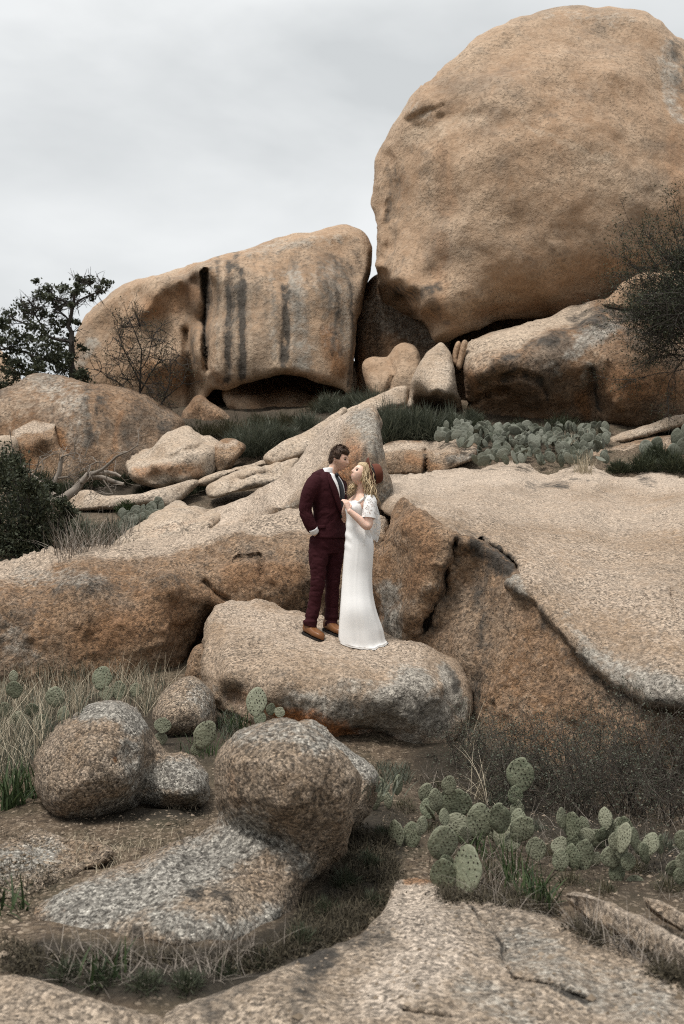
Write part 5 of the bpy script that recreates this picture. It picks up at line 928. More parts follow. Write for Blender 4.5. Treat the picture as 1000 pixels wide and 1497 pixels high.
# --- prickly pears
def pad_mesh(seed, spots=True):
    r = np.random.default_rng(seed); nu, nv = 20, 12; V = []
    asp = r.uniform(.74, .86); bend = r.uniform(-.06, .06)
    prof = lambda s: math.sin(math.pi*min(1, max(0, s))**.82)**.62*asp*.5*(0.72+.42*s)
    th = .055
    for j in range(nv+1):
        s = j/nv; s = .5-.5*math.cos(math.pi*s); wv = prof(s)+.012; tv = th*(math.sin(math.pi*s)**.5 if 0 < s < 1 else 0)+.006
        for i in range(nu):
            a = 2*math.pi*i/nu; V.append((wv*math.cos(a), tv*math.sin(a)+bend*math.sin(math.pi*s), s))
    Fc = [(j*nu+i, j*nu+(i+1) % nu, (j+1)*nu+(i+1) % nu, (j+1)*nu+i) for j in range(nv) for i in range(nu)]+[tuple(range(nu))[::-1], tuple(nv*nu+i for i in range(nu))]
    V = np.array(V); A = np.zeros(len(V))
    V[:, 1] += .02*fbm(V*4, 2, seed=seed); V = V+.02*fbm(V*5, 2, seed=seed+5)[:, None]
    mb = MB(); mb.add(V, Fc, A)
    if spots:
        oc = np.array([[1, 0, 0], [0, 1, 0], [0, 0, 1], [-1, 0, 0], [0, -1, 0], [0, 0, -1]], float)*[.026, .02, .026]; of = [(0, 1, 2), (1, 3, 2), (3, 4, 2), (4, 0, 2), (1, 0, 5), (3, 1, 5), (4, 3, 5), (0, 4, 5)]
        for j in range(8):
            for i in range(-3, 4):
                s = .09+j*.115+r.normal()*.012; x = (i+(j % 2)*.5)*.125+r.normal()*.012
                if r.random() < .16: continue
                wv = prof(s)
                if abs(x) < wv*.95:
                    t_ = th*math.sin(math.pi*(.5-.5*math.cos(math.pi*0.5)))  # face height
                    y = th*(math.sin(math.pi*(math.acos(1-2*s)/math.pi))**.5)*math.sqrt(max(0, 1-(x/(wv+.012))**2))+.004
                    for sg in (1, -1): mb.add(oc+[x, sg*y+bend*math.sin(math.pi*s), s], of, 1.0)
    V = np.concatenate(mb.V); A = np.concatenate(mb.A)
    me = bpy.data.meshes.new('pad'); me.from_pydata(V.tolist(), [], mb.F); me.polygons.foreach_set('use_smooth', np.ones(len(me.polygons), bool))
    at = me.attributes.new('spot', 'FLOAT', 'POINT'); at.data.foreach_set('value', A.astype(np.float32))
    return me
PADS = [pad_mesh(k) for k in range(6)]; PFAR = [pad_mesh(20+k, False) for k in range(4)]
for m_ in PADS: m_.materials.append(M['pad'])
for m_ in PFAR: m_.materials.append(M['pad_far'])
PIVOT = {}
def cactus(label, pads, base, group, meshes=PADS, seed=0, dj=.05, s=1.1, bd=None):
    """pads: (px, py, width, height, lean degrees) as seen in the photograph; base: pixel where the plant is rooted"""
    r = np.random.default_rng(seed+100); b = drop(*base) if bd is None else unproj(*base, bd); d = depth_of(b)
    root = empty('prickly_pear', b); tag(root, label, 'cactus', group)
    for q in pads:
        px, py, w, h = q[:4]; lean = math.radians(q[4] if len(q) > 4 else r.normal()*10)
        dp = q[5] if len(q) > 5 else d+r.normal()*dj
        H = h*dp/F*s; Wd = max(w, .74*h)*dp/F*s/.82; yaw = math.acos(min(1, w/max(w, .74*h)))*r.choice([-1, 1])+r.normal()*.12
        c = unproj(px, py, dp)
        R = Matrix.Rotation(lean, 3, 'Y') @ Matrix.Rotation(r.normal()*.15, 3, 'X') @ Matrix.Rotation(yaw, 3, 'Z')
        o = bpy.data.objects.new('pad', meshes[r.integers(len(meshes))]); COL.objects.link(o); o.parent = root
        o.rotation_euler = R.to_euler(); o.scale = (Wd, H*.9, H)
        o.location = Vector(c-b)-R @ Vector((0, 0, H*.5))
K8 = lambda L: [(540+x*.46, 1060+y*.46, w*.46, h*.46, *a) for x, y, w, h, *a in L]
gr = 'prickly pear plants among the rocks'
cactus('largest prickly pear clump in the middle of the foreground cacti', K8([(210, 238, 50, 70, -8), (252, 192, 42, 60, 8), (278, 250, 95, 88, 4), (237, 292, 34, 50, 0), (275, 312, 85, 60, -5), (350, 306, 88, 108, 0), (414, 296, 70, 95, -12), (425, 350, 64, 95, 5), (486, 330, 70, 85, 35), (330, 350, 60, 70, 10), (300, 350, 50, 60, -10), (455, 370, 50, 60, 20)]), (695, 1235), gr, seed=1)
cactus('front prickly pear with a big notched pair of pads at the bedrock edge', K8([(232, 375, 100, 105, -3, 5.12), (236, 480, 84, 105, -6, 5.0), (306, 464, 64, 148, 6, 4.98), (246, 440, 60, 45, 60, 5.08)]), (655, 1297), gr, seed=2)
cactus('pair of slim prickly pear pads left of the central clump', K8([(82, 350, 45, 85, -4), (134, 350, 58, 78, 2), (166, 320, 36, 58, 12)]), (590, 1240), gr, seed=3)
cactus('single tall prickly pear pad standing behind the central clump', K8([(480, 158, 84, 102, 4), (465, 225, 50, 60, -12), (470, 270, 44, 60, 5)]), (756, 1190), gr, seed=4)
cactus('prickly pear of short pads right of the bright green tuft', K8([(612, 296, 42, 62, -6), (642, 320, 46, 82, 5), (612, 386, 70, 56, 0), (530, 394, 64, 68, -6), (608, 430, 55, 68, 4), (648, 420, 40, 80, -6), (683, 414, 70, 92, 4), (690, 350, 50, 50, 70), (720, 425, 40, 40, 20), (650, 370, 50, 50, 0)]), (850, 1270), gr, seed=5)
cactus('prickly pear at right with one tall thin pad seen edge on', K8([(770, 418, 75, 62, -8), (788, 470, 55, 62, 0), (808, 358, 40, 90, 16), (840, 358, 40, 62, -6), (778, 370, 36, 52, -6), (822, 434, 46, 52, 8), (843, 508, 64, 60, 60), (800, 400, 40, 50, 0)]), (908, 1290), gr, seed=6)
cactus('prickly pear cut off by the right edge of the picture', K8([(968, 455, 60, 52, -25), (992, 365, 36, 62, 4), (1000, 440, 40, 70, 8), (985, 480, 40, 50, 0), (1020, 400, 60, 80, 5)]), (992, 1295), gr, seed=7)
cactus('small shaded prickly pear beside the second hump of rock', K8([(32, 204, 64, 72, -3), (90, 190, 24, 60, 5), (60, 240, 30, 50, 0), (12, 240, 40, 60, -10)]), (558, 1185), gr, seed=8)
rq = np.random.default_rng(90)
for (cx_, cy_, n_, sp_, lb_) in ((885, 1225, 9, 26, 'small crowded prickly pear in the twigs behind the one with the tall thin pad'), (955, 1255, 8, 22, 'low dusty prickly pear between the tall thin pad and the right edge'), (735, 1215, 8, 24, 'low shaded prickly pear behind the right side of the central clump'), (640, 1190, 6, 18, 'few small pads behind the left side of the central clump')):
    L = []
    for k in range(n_):
        x = cx_+rq.normal()*sp_*.6; h_ = rq.uniform(20, 34); L.append((x, cy_-rq.uniform(-4, 34), h_*rq.uniform(.5, .85), h_, rq.normal()*22))
    cactus(lb_, L, (cx_, cy_+18), gr, seed=60+int(cx_))
K7 = lambda L: [(x*.33, 900+y*.33, w*.33, h*.33, *a) for x, y, w, h, *a in L]
cactus('pale prickly pear pads rising from the dry grass behind the speckled boulder', K7([(450, 277, 84, 98, 8), (525, 332, 70, 78, 3), (600, 330, 56, 60, 8), (470, 345, 60, 60, 0)]), (158, 1030), gr, seed=9, bd=9.2)
cactus('dark prickly pear half buried in grass at the left edge', K7([(245, 360, 92, 84, 0), (62, 330, 70, 74, -8), (82, 468, 84, 84, 0), (60, 270, 46, 52, 0), (180, 480, 70, 80, 10), (20, 420, 60, 70, 0), (280, 440, 60, 70, 10), (140, 420, 60, 60, -10)]), (50, 1060), gr, seed=10)
cactus('dark short prickly pear pad below the small grey rock', K7([(720, 486, 76, 62, 10), (712, 545, 60, 55, 0)]), (240, 1090), gr, seed=11)
cactus('prickly pear pad leaning right, just left of the mushroom boulder', K7([(906, 528, 92, 125, 28), (870, 590, 50, 60, 25)]), (290, 1100), gr, seed=12, bd=7.3)
cactus('lone prickly pear in front of the standing boulder, one big pad and two small', [(375, 1026, 30, 40, 3), (396, 1037, 14, 17, 5), (409, 1041, 16, 14, 20), (380, 1050, 18, 20, 0)], (382, 1057), gr, seed=13, bd=8.15)
rp = np.random.default_rng(4)
TH = [(660, 636, 28, 'left tip of the prickly pear thicket, above the cracked ledge'), (690, 645, 30, 'prickly pear thicket clump behind the right end of the cracked ledge'), (718, 648, 32, 'prickly pear thicket clump just right of the cracked ledge'), (748, 645, 32, 'pale padded clump near the left middle of the prickly pear thicket'), (778, 648, 32, 'clump at the centre of the prickly pear thicket'), (808, 646, 32, 'clump right of centre in the prickly pear thicket'), (838, 648, 30, 'clump in the right part of the prickly pear thicket'), (868, 646, 26, 'right end clump of the prickly pear thicket, below the rusty bulge')]
for k, (cx, cy, hw, lb) in enumerate(TH):
    L = []
    for j in range(40):
        x = cx+rp.uniform(-1, 1)*hw*.75; v = rp.random(); y = cy-26+v*52*(1 if cx > 690 else .6)
        sz = rp.uniform(11, 19); L.append((x, y, sz*rp.uniform(.4, .85), sz, rp.normal()*38, min(depth_of(drop(x, y+14+8*rp.random())), 20.5)+rp.normal()*.05))
    cactus(lb, L, (cx, cy+22), 'prickly pear thicket on the slope', PFAR, seed=30+k)
L = []
for j in range(60):
    x, y = rp.uniform(162, 236), 0; y = 778-(x-160)*.35+rp.uniform(-26, 26)*.8; sz = rp.uniform(12, 18); L.append((x, y, sz*rp.uniform(.6, .9), sz, rp.normal()*25, 15.6-(y-745)*.02))
cactus('dusty grey prickly pear patch behind the left part of the ridge boulder', L, (200, 780), 'prickly pear thicket on the slope', PFAR, seed=50)
L = [(945, 655, 20, 24, -5, 18.8), (960, 650, 18, 22, 8, 18.9), (990, 640, 18, 26, 0, 18.8), (1000, 652, 22, 24, 10, 18.7), (985, 660, 20, 22, -15, 18.6), (1004, 628, 16, 20, 5, 18.8), (958, 668, 18, 20, 10, 18.6)]
cactus('dark prickly pear in grass at the right edge, on the flat ledge', L, (975, 680), 'prickly pear thicket on the slope', PFAR, seed=51)
# ------------------------------------------------------------------ people
def smooth_rows(R, k=6):
    """Catmull-Rom through rows of numbers"""
    R = np.asarray(R, float); out = []
    for i in range(len(R)-1):
        a, b, c, e = R[max(i-1, 0)], R[i], R[i+1], R[min(i+2, len(R)-1)]
        for q in range(k):
            s = q/k; out.append(0.5*((2*b)+(-a+c)*s+(2*a-5*b+4*c-e)*s*s+(-a+3*b-3*c+e)*s**3))
    out.append(R[-1]); return np.array(out)
def stack(rows, rot=0.0, n=40, k=6, exp=2.2, fn=None):
    """closed lofted body: rows of (z, x, y, a, b); a along the lateral axis, b along the heading"""
    R = smooth_rows(rows, k); V = []
    ca, sa = math.cos(rot), math.sin(rot)
    for j, (z, x, y, a, b) in enumerate(R):
        for i in range(n):
            t_ = 2*math.pi*i/n; c, s = math.cos(t_), math.sin(t_)
            lx = a*math.copysign(abs(c)**(2/exp), c); ly = b*math.copysign(abs(s)**(2/exp), s)
            if fn: lx, ly, dzv = fn(t_, j/(len(R)-1), lx, ly)
            else: dzv = 0
            V.append((x+lx*ca-ly*sa, y+lx*sa+ly*ca, z+dzv))
    m = len(R)
    Fc = [(j*n+i, j*n+(i+1) % n, (j+1)*n+(i+1) % n, (j+1)*n+i) for j in range(m-1) for i in range(n)]+[tuple(range(n))[::-1], tuple((m-1)*n+i for i in range(n))]
    return np.array(V), Fc
def limb(pts, rad, k=6, sides=14):
    R = smooth_rows(np.column_stack([np.asarray(pts, float), np.asarray(rad, float)]), k)
    v, f = tube(R[:, :3], R[:, 3], sides)
    return v, f
def ball(c, r, n=16):
    V = []
    for j in range(n+1):
        th = math.pi*j/n
        for i in range(n*2): V.append((math.sin(th)*math.cos(math.pi*i/n), math.sin(th)*math.sin(math.pi*i/n), math.cos(th)))
    m = n*2
    return np.array(V)*r+np.asarray(c), [(j*m+i, (j+1)*m+i, (j+1)*m+(i+1) % m, j*m+(i+1) % m) for j in range(n) for i in range(m)]
def fuse(pieces, voxel, it=2, lam=.5):
    mb = MB()
    for v, f in pieces: mb.add(v, f)
    me = bpy.data.meshes.new('tmp'); me.from_pydata(np.concatenate(mb.V).tolist(), [], mb.F)
    bm = bmesh.new(); bm.from_mesh(me); bmesh.ops.recalc_face_normals(bm, faces=bm.faces); bm.to_mesh(me); bm.free()
    o = bpy.data.objects.new('tmp', me); COL.objects.link(o)
    md = o.modifiers.new('r', 'REMESH'); md.mode = 'VOXEL'; md.voxel_size = voxel; md.adaptivity = 0
    dg_ = bpy.context.evaluated_depsgraph_get(); ev = o.evaluated_get(dg_); m2 = ev.to_mesh()
    V = np.zeros(len(m2.vertices)*3); m2.vertices.foreach_get('co', V); V = V.reshape(-1, 3)
    Fq = [tuple(p.vertices) for p in m2.polygons]
    ev.to_mesh_clear(); bpy.data.objects.remove(o); bpy.data.meshes.remove(me)
    E = np.array([(f[i], f[(i+1) % len(f)]) for f in Fq for i in range(len(f))])
    for _ in range(it):
        S = np.zeros_like(V); C = np.zeros(len(V)); np.add.at(S, E[:, 0], V[E[:, 1]]); np.add.at(C, E[:, 0], 1)
        V = V+lam*(S/np.maximum(C, 1)[:, None]-V)
    return V, Fq
def fnorm(V, Fq):
    T = np.array([(f[0], f[i], f[i+1]) for f in Fq for i in range(1, len(f)-1)]); return vnormals(V, T)
def frame(fwd, up):
    f = np.asarray(fwd, float); f /= np.linalg.norm(f); u = np.asarray(up, float); l = np.cross(u, f); l /= np.linalg.norm(l); u = np.cross(f, l)
    return np.column_stack([f, l, u])            # head axes: x forward, y left, z up
G = lambda x, m_, s: np.exp(-((x-m_)/s)**2)
def head_shape(D, hair=None, jaw=1.0):
    """radius field of a head along unit directions D (x forward, y left, z up); about 0.23 m tall"""
    x, y, z = D[:, 0], D[:, 1], D[:, 2]
    P = D*np.array([.098, .076, .118])
    low = np.clip(-z, 0, 1)
    P[:, 1] *= 1-.34*low**1.5*jaw
    P[:, 0] *= 1-np.where(x < 0, .38*np.clip(low-.1, 0, 1), 0)
    P[:, 0] += np.where(x > 0, .012*G(z, -.75, .3)*x, 0)
    Y, Zc = P[:, 1], P[:, 2]; fr = np.clip(x, 0, 1)**.5*(x > 0)
    P[:, 0] += fr*(.006*G(Zc, .030, .012)*G(Y, 0, .05)-.010*G(Zc, .010, .013)*(G(Y, .032, .016)+G(Y, -.032, .016)))
    nz = np.where(Zc > -.026, np.clip((.03-Zc)/.056, 0, 1), 0)*np.exp(-np.maximum(0, -.026-Zc)/.003); nz = np.where(Zc < -.026, np.exp(-(Zc+.026)**2/.00003), nz)
    P[:, 0] += fr*.026*nz*G(Y, 0, .0125)
    P[:, 0] += fr*(.007*G(Zc, -.052, .008)+.006*G(Zc, -.064, .006)-.004*G(Zc, -.0585, .0025)+.006*G(Zc, -.096, .014))*G(Y, 0, .024)
    P[:, 0] += fr*.004*G(Zc, -.02, .02)*(G(Y, .045, .018)+G(Y, -.045, .018))
    return P
def sphere_dirs(nu=72, nv=56):
    V = []
    for j in range(nv+1):
        th = math.pi*j/nv
        for i in range(nu): V.append((math.sin(th)*math.cos(2*math.pi*i/nu), math.sin(th)*math.sin(2*math.pi*i/nu), math.cos(th)))
    return np.array(V), [(j*nu+i, (j+1)*nu+i, (j+1)*nu+(i+1) % nu, j*nu+(i+1) % nu) for j in range(nv) for i in range(nu)]
SD, SF = sphere_dirs()
def head_pieces(c, R, s=1.0):
    P = head_shape(SD)*s @ R.T+c; out = [(P, SF)]
    for sg in (1, -1):                               # ears
        e, f = ball((0, 0, 0), 1, 8); e = e*[.018, .007, .031]; e = (e+[-.012, .074*sg, -.006])*s @ R.T+c; out.append((e, f))
    return out
def face_attrs(V, c, R, s, beard, smile=False):
    L = (V-c) @ R/s; x, y, z = L.T
    near = (np.linalg.norm(L, axis=1) < .16)
    fr = near & (x > .03)
    lip = fr*np.clip(1.6*G(z, -.058, .009)*G(y, 0, .022)-.35, 0, 1)
    brow = fr*np.clip(1.8*G(z, .030, .0055)*(G(y, .032, .017)+G(y, -.032, .017))-.4, 0, 1)*.8
    brow = np.maximum(brow, fr*np.clip(1.8*G(z, .010, .0055)*(G(y, .032, .012)+G(y, -.032, .012))-.5, 0, 1)*.85)
    bd = np.zeros(len(V))
    if beard:
        bd = near*np.clip((-.028-z+np.clip(-x+.055, 0, .1)*.45)/.018, 0, 1)*(x > -.012)*(z > -.135)*(1-np.clip(G(z, -.058, .006)*G(y, 0, .018)*1.4, 0, 1))
        bd = np.maximum(bd, fr*.5*G(z, -.045, .007)*G(y, 0, .026))*.42
    te = fr*np.clip(2.2*G(z, -.058, .0045)*G(y, 0, .017)-.7, 0, 1)*(1.0 if smile else 0)
    return {'beard': bd, 'lip': lip, 'brow': brow, 'teeth': te}
def eyes(c, R, s, parent, white=True):
    for sg in (1, -1):
        v, f = ball((0, 0, 0), .0115*s, 10); mk('eye', v+(np.array([.080, .032*sg, .010])*s) @ R.T+c, f, M['eye'], parent, None, {'rnd': np.zeros(len(v))})
def hand(wrist, dirn, palm_n, s=1.0, curl=.5, side=1):
    """palm and five bent fingers; dirn along the fingers, palm_n out of the palm, side = which way the thumb leaves"""
    d = np.asarray(dirn, float); d /= np.linalg.norm(d); nrm = np.asarray(palm_n, float); nrm -= d*(nrm @ d); nrm /= np.linalg.norm(nrm); b = np.cross(d, nrm)*side
    w = np.asarray(wrist, float); out = []
    out.append(tube([w-d*.02, w+d*.02, w+d*.055, w+d*.09*s], np.array([.022, .026, .034, .03])*s, 12, ry=np.array([.017, .016, .014, .011])*s, up=nrm))
    for k, (o, L) in enumerate(((-.027, .062), (-.009, .076), (.009, .072), (.026, .066))):
        p = w+(d*.085+b*o)*s; pts = [p-d*.02, p]; dd = d.copy(); a = 0
        for j, q in enumerate((.45, .32, .23)):
            a += curl*(.7 if j == 0 else 1.0)*(1+.12*k*.5); dd = d*math.cos(a)+nrm*math.sin(a); pts.append(pts[-1]+dd*L*q*s)
        out.append(tube(pts, np.array([.0095, .0095, .009, .008, .006])*s, 8))
    p = w+(d*.03+b*.028)*s; t1 = p+(d*.6+b*.75+nrm*.25)*.034*s; t2 = t1+(d*.85+b*.2+nrm*.5*curl*2)*.03*s; t3 = t2+(d*.8+nrm*.5)*.02*s
    out.append(tube([p-b*.012*s, p, t1, t2, t3], np.array([.012, .0125, .011, .0095, .007])*s, 8))
    return out
def wrinkle(V, Fq, amp, sc, seed, stretch=(1, 1, 1)):
    N = fnorm(V, Fq); return V+N*(amp*fbm(V*sc*np.asarray(stretch), 4, .5, seed))[:, None]
PX = .00168
def man():
    at = drop(478.5, 924.5); s = depth_of(at)/9.4
    root = empty('person', at); tag(root, 'man in a burgundy suit, white shirt and dark tie with one hand in his pocket', 'person'); root.scale = (s, s, s)
    X = lambda cx: (cx-385)*PX
    Zc = lambda cy: (1180-cy)*PX
    def gz(x, y): return (floor_z(at[0]+x*s, at[1]+y*s, at[2]+.6)-at[2])/s
    rot = math.radians(-37+180-180)                  # lateral axis; heading (0.6,-0.8) turned towards her
    th = math.radians(-37); head_dir = np.array([.80, -.60]); lat = np.array([-.60, -.80])
    rot = math.atan2(lat[1], lat[0])                 # lateral axis angle; stack's b axis is then +90 degrees
    sgn = 1 if np.dot([-math.sin(rot), math.cos(rot)], head_dir) > 0 else -1
    T = [(.885, X(394), .01, .200, .138), (.98, X(395), .01, .195, .130), (1.07, X(396), .0, .183, .122), (1.16, X(395), .0, .190, .124), (1.26, X(391), .0, .202, .130), (1.34, X(387), 0, .212, .130), (1.41, X(381), 0, .212, .120), (1.455, X(376), 0, .192, .104), (1.49, X(377), 0, .145, .085), (1.515, X(383), .0, .085, .07)]
    sh = np.array([X(381), 0, 1.425]); rs = sh+np.append(lat*.178, 0); ls = sh-np.append(lat*.178, 0)
    relb = np.array([X(263), -.175, Zc(492)]); rwr = np.array([X(310), -.17, Zc(610)])
    lelb = np.array([X(470), .22, 1.14]); lwr = np.array([X(560), .19, 1.05])
    jacket = [stack(T, rot, 44), limb([rs+[.02, .02, .02], rs+[-.012, -.008, -.035], (rs+relb)/2+[-.012, -.015, .01], relb, (relb+rwr)/2+[-.012, -.01, 0], rwr], [.07, .082, .072, .063, .058, .052]),
              limb([ls, ls+[.01, 0, -.05], lelb, (lelb+lwr)/2, lwr], [.075, .08, .062, .056, .048])]
    # shoulders and collar roll
    jacket.append(limb([rs+[.0, 0, .03], sh+[-.05, -.02, .075], sh+[.02, .02, .09]], [.05, .052, .05]))
    V, Fq = fuse(jacket, .008, 3)
    # creases: diagonal pulls at waist and elbow
    L = V-relb; d = np.linalg.norm(L, axis=1)
    V = wrinkle(V, Fq, .0045, 7, 3, (1, 1, 1.2)); N = fnorm(V, Fq)
    V = V-N*(.010*np.clip(fbm(V*np.array([9, 9, 18])+V[:, :1]*14, 3, seed=6, ridge=True)-.35, 0, 1)*(np.exp(-(d/.14)**2)+.3))[:, None]
    wq = np.exp(-((V[:, 2]-1.08)/.10)**2)*(V[:, 0] > X(330)); V = V-N*(.008*wq*np.clip(fbm(V*np.array([8, 8, 16])-V[:, :1]*12, 3, seed=8, ridge=True)-.3, 0, 1))[:, None]
    jk = mk('jacket', V, Fq, M['suit'], root)
    TR = smooth_rows(T, 8)
    def onbody(phi, z, off):
        r = [np.interp(z, TR[:, 0], TR[:, k]) for k in range(5)]
        phi = phi-.15; c, s_ = math.sin(phi), math.cos(phi); ex = 2/2.2
        lx = r[3]*math.copysign(abs(c)**ex, c); ly = r[4]*math.copysign(abs(s_)**ex, s_)
        n_ = np.array([lx/r[3]**2, ly/r[4]**2]); n_ /= np.linalg.norm(n_); lx += n_[0]*off; ly += n_[1]*off
        p = lat*lx+head_dir*ly; return np.array([r[1]+p[0], r[2]+p[1], z])
    def strip(pa, pb, z0, z1, off, n=14, m=6, thick=.006):
        """a padded strip on the torso; pa, pb: angles from the chest centre line as functions of 0..1"""
        Vs = []; 
        for lay in (off+thick, off-.01):
            for j in range(n+1):
                q = j/n; z = z0+(z1-z0)*q
                for i in range(m+1): Vs.append(onbody(pa(q)+(pb(q)-pa(q))*i/m, z, lay))
        w = m+1; K = (n+1)*w; Fs = [(j*w+i, j*w+i+1, (j+1)*w+i+1, (j+1)*w+i) for j in range(n) for i in range(m)]
        Fs += [(K+f[3], K+f[2], K+f[1], K+f[0]) for f in Fs]
        rim = [i for i in range(m)]+[]
        for i in range(m): Fs += [(i+1, i, K+i, K+i+1), (n*w+i, n*w+i+1, K+n*w+i+1, K+n*w+i)]
        for j in range(n): Fs += [(j*w, (j+1)*w, K+(j+1)*w, K+j*w), ((j+1)*w+m, j*w+m, K+j*w+m, K+(j+1)*w+m)]
        return np.array(Vs), Fs
    zt, zb = 1.50, 1.10
    half = lambda q: .44*(1-q)+.02                  # half angle of the shirt opening
    v, f = strip(lambda q: -half(q), lambda q: half(q), zt, zb, .004); mk('shirt', v, f, M['shirt'], root)
    v, f = strip(lambda q: -.13-.10*q*(1-q), lambda q: .13+.10*q*(1-q), 1.485, zb-.02, .010, m=4); mk('tie', v, f, M['tie'], root)
    lp = lambda q: .34*math.sin(math.pi*min(1, q*.9+.12))**.8
    for sg in (1, -1):
        v, f = strip(lambda q: sg*(half(q)-.02), lambda q: sg*(half(q)+lp(q)), 1.49, zb-.02, .010, m=5, thick=.008)
        mk('lapel', v, f, M['suit'], root)
    v, f = strip(lambda q: 1.12, lambda q: 1.75, 1.005, .975, .006, 3, 6, .006); mk('pocket_flap', v, f, M['suit'], root)
    # collar: two white wings round the neck
    nk = np.array([X(398), -.01, 1.50])
    ring = [stack([(1.475, X(388), -.002, .078, .07), (1.52, X(393), -.004, .070, .066), (1.556, X(398), -.008, .062, .060)], rot, 32, 3)]
    mk('collar', *ring[0], M['shirt'], root)
    kn = onbody(0, 1.487, .022); v, f = ball((0, 0, 0), 1, 8); mk('tie_knot', v*[.02, .02, .024]+kn, f, M['tie'], root)
    # trousers
    LG = {}
    for nm_, hip, kn_, hm, rr in (('r', (X(342), -.055, .90), (X(334), -.105, Zc(885)), (X(288), -.10, Zc(1146)), (.098, .094, .072, .064, .068)), ('l', (X(430), .06, .90), (X(414), .03, Zc(885)), (X(404), .02, Zc(1150)), (.095, .094, .076, .066, .068))):
        hip, kn_, hm = map(np.array, (hip, kn_, hm)); LG[nm_] = (hip, kn_, hm, rr)
    tr = [stack([(.74, X(385), 0, .15, .11), (.82, X(388), 0, .172, .118), (.90, X(390), 0, .178, .118), (1.0, X(392), 0, .17, .11)], rot, 36, 4)]
    for k, (hip, kn_, hm, rr) in LG.items():
        tr.append(limb([hip, hip*.55+kn_*.45+[-.004, 0, 0], kn_, kn_*.45+hm*.55+[.004, .01, 0], hm], rr, 8, 20))
    V, Fq = fuse(tr, .008, 3); V = wrinkle(V, Fq, .005, 8, 9, (1, 1, 1.3)); N = fnorm(V, Fq)
    brk = np.exp(-((V[:, 2]-.11)/.05)**2); V = V+N*(.006*brk*np.sin(V[:, 2]*95+9*V[:, 0]+5*V[:, 1]))[:, None]; V = V-N*(.010*np.clip(fbm(V*np.array([10, 10, 14])+V[:, 2:]*6, 3, seed=12, ridge=True)-.4, 0, 1))[:, None]
    mk('trousers', V, Fq, M['suit'], root)
    # shoes
    for (hx, hy), (tx, ty) in (((X(265), -.05), (X(345), -.20)), ((X(378), .05), (X(462), -.11))):
        a = np.array([hx, hy, gz(hx, hy)]); b = np.array([tx, ty, gz(tx, ty)]); D = (b-a)/np.linalg.norm(b-a); up = np.array([0, 0, 1.0]); up -= D*(up @ D); up /= np.linalg.norm(up); sd = np.cross(up, D); Ln = .285; a = a-D*.035
        V = []; NS, NR = 16, 18
        for j in range(NS+1):
            q = j/NS; hw = .036+.012*math.sin(math.pi*min(1, q*1.02))**1+.008*G(q, .68, .2); hw *= min(1, (q/.05+.35))*min(1, ((1-q)/.10+.12))**.6; ht = .078*(1-q)**1.1+.040+.010*G(q, .85, .15); ht *= min(1, (1-q)/.06+.30)**.6
            if q < .3: ht = max(ht, .095)
            for i in range(NR):
                an = 2*math.pi*i/NR; c, s_ = math.cos(an), math.sin(an)
                V.append(a+D*Ln*q+sd*hw*math.copysign(abs(c)**.8, c)+up*(.014+ht*.5+ht*.5*math.copysign(abs(s_)**.8, s_)))
        Fc = [(j*NR+i, j*NR+(i+1) % NR, (j+1)*NR+(i+1) % NR, (j+1)*NR+i) for j in range(NS) for i in range(NR)]+[tuple(range(NR))[::-1], tuple(NS*NR+i for i in range(NR))]
        shoe = mk('shoe', V, Fc, M['leather'], root)
        S = []
        for lay in (-.004, .013):
            for j in range(NS+1):
                q = j/NS; hw = (.034+.012*math.sin(math.pi*q)+.008*G(q, .68, .2))*min(1, (q/.05+.35))*min(1, ((1-q)/.10+.12))**.6
                S += [a+D*Ln*q-sd*hw+up*lay, a+D*Ln*q+sd*hw+up*lay]
        K = 2*(NS+1); Fs = []
        for j in range(NS): Fs += [(2*j, 2*j+2, 2*j+3, 2*j+1), (K+2*j, K+2*j+1, K+2*j+3, K+2*j+2), (2*j, K+2*j, K+2*j+2, 2*j+2), (2*j+1, 2*j+3, K+2*j+3, K+2*j+1)]
        Fs += [(0, 1, K+1, K), (2*NS, K+2*NS, K+2*NS+1, 2*NS+1)]
        mk('sole', S, Fs, M['sole'], shoe, smooth=False)
        lc = MB()
        for q in (.30, .36, .42):
            ht = .078*(1-q)**1.1+.040; p = a+D*Ln*q+up*(.014+ht); lc.add(*tube([p-sd*.02-up*.006, p+up*.003, p+sd*.02-up*.006], .003, 5))
        lc.build('laces', M['sole'], shoe)
    # body: legs, trunk, neck, head, hands in one surface
    hc = np.array([X(447), -.015, Zc(207)]); HR = frame((.93, -.30, -.16), (.10, 0, 1)); hs = .92
    nb = np.array([X(396), 0, 1.47])
    body = head_pieces(hc, HR, hs)
    body += [limb([nb-[0, 0, .06], nb, (nb+hc)/2+[-.004, 0, -.012], hc+[-.015, 0, -.04]], [.07, .06, .056, .052], 5, 16)]
    body += [stack([(.80, X(388), 0, .14, .085), (1.0, X(392), 0, .15, .085), (1.2, X(392), 0, .165, .09), (1.38, X(385), 0, .175, .085), (1.45, X(384), 0, .12, .07), (1.48, X(390), 0, .06, .055)], rot, 28, 4)]
    for k, (hip, kn_, hm, rr) in LG.items():
        body.append(limb([hip, (hip+kn_)/2, kn_, (kn_+hm)/2, hm-[0, 0, .03]], [.07, .06, .04, .04, .036], 4, 12))
    body.append(limb([rs, (rs+relb)/2, relb, rwr], [.045, .042, .036, .028], 4, 12)); body.append(limb([ls, lelb, lwr], [.055, .042, .028], 4, 12))
    pk = np.array([X(352), -.05, Zc(700)]); dr = pk-rwr
    body += hand(rwr+dr*.12, dr, (.3, .9, 0), .86, .2, 1)
    body += hand(lwr, (lwr-lelb), (.2, -.9, -.1), .95, .35, -1)
    V, Fq = fuse(body, .0045, 1, .35)
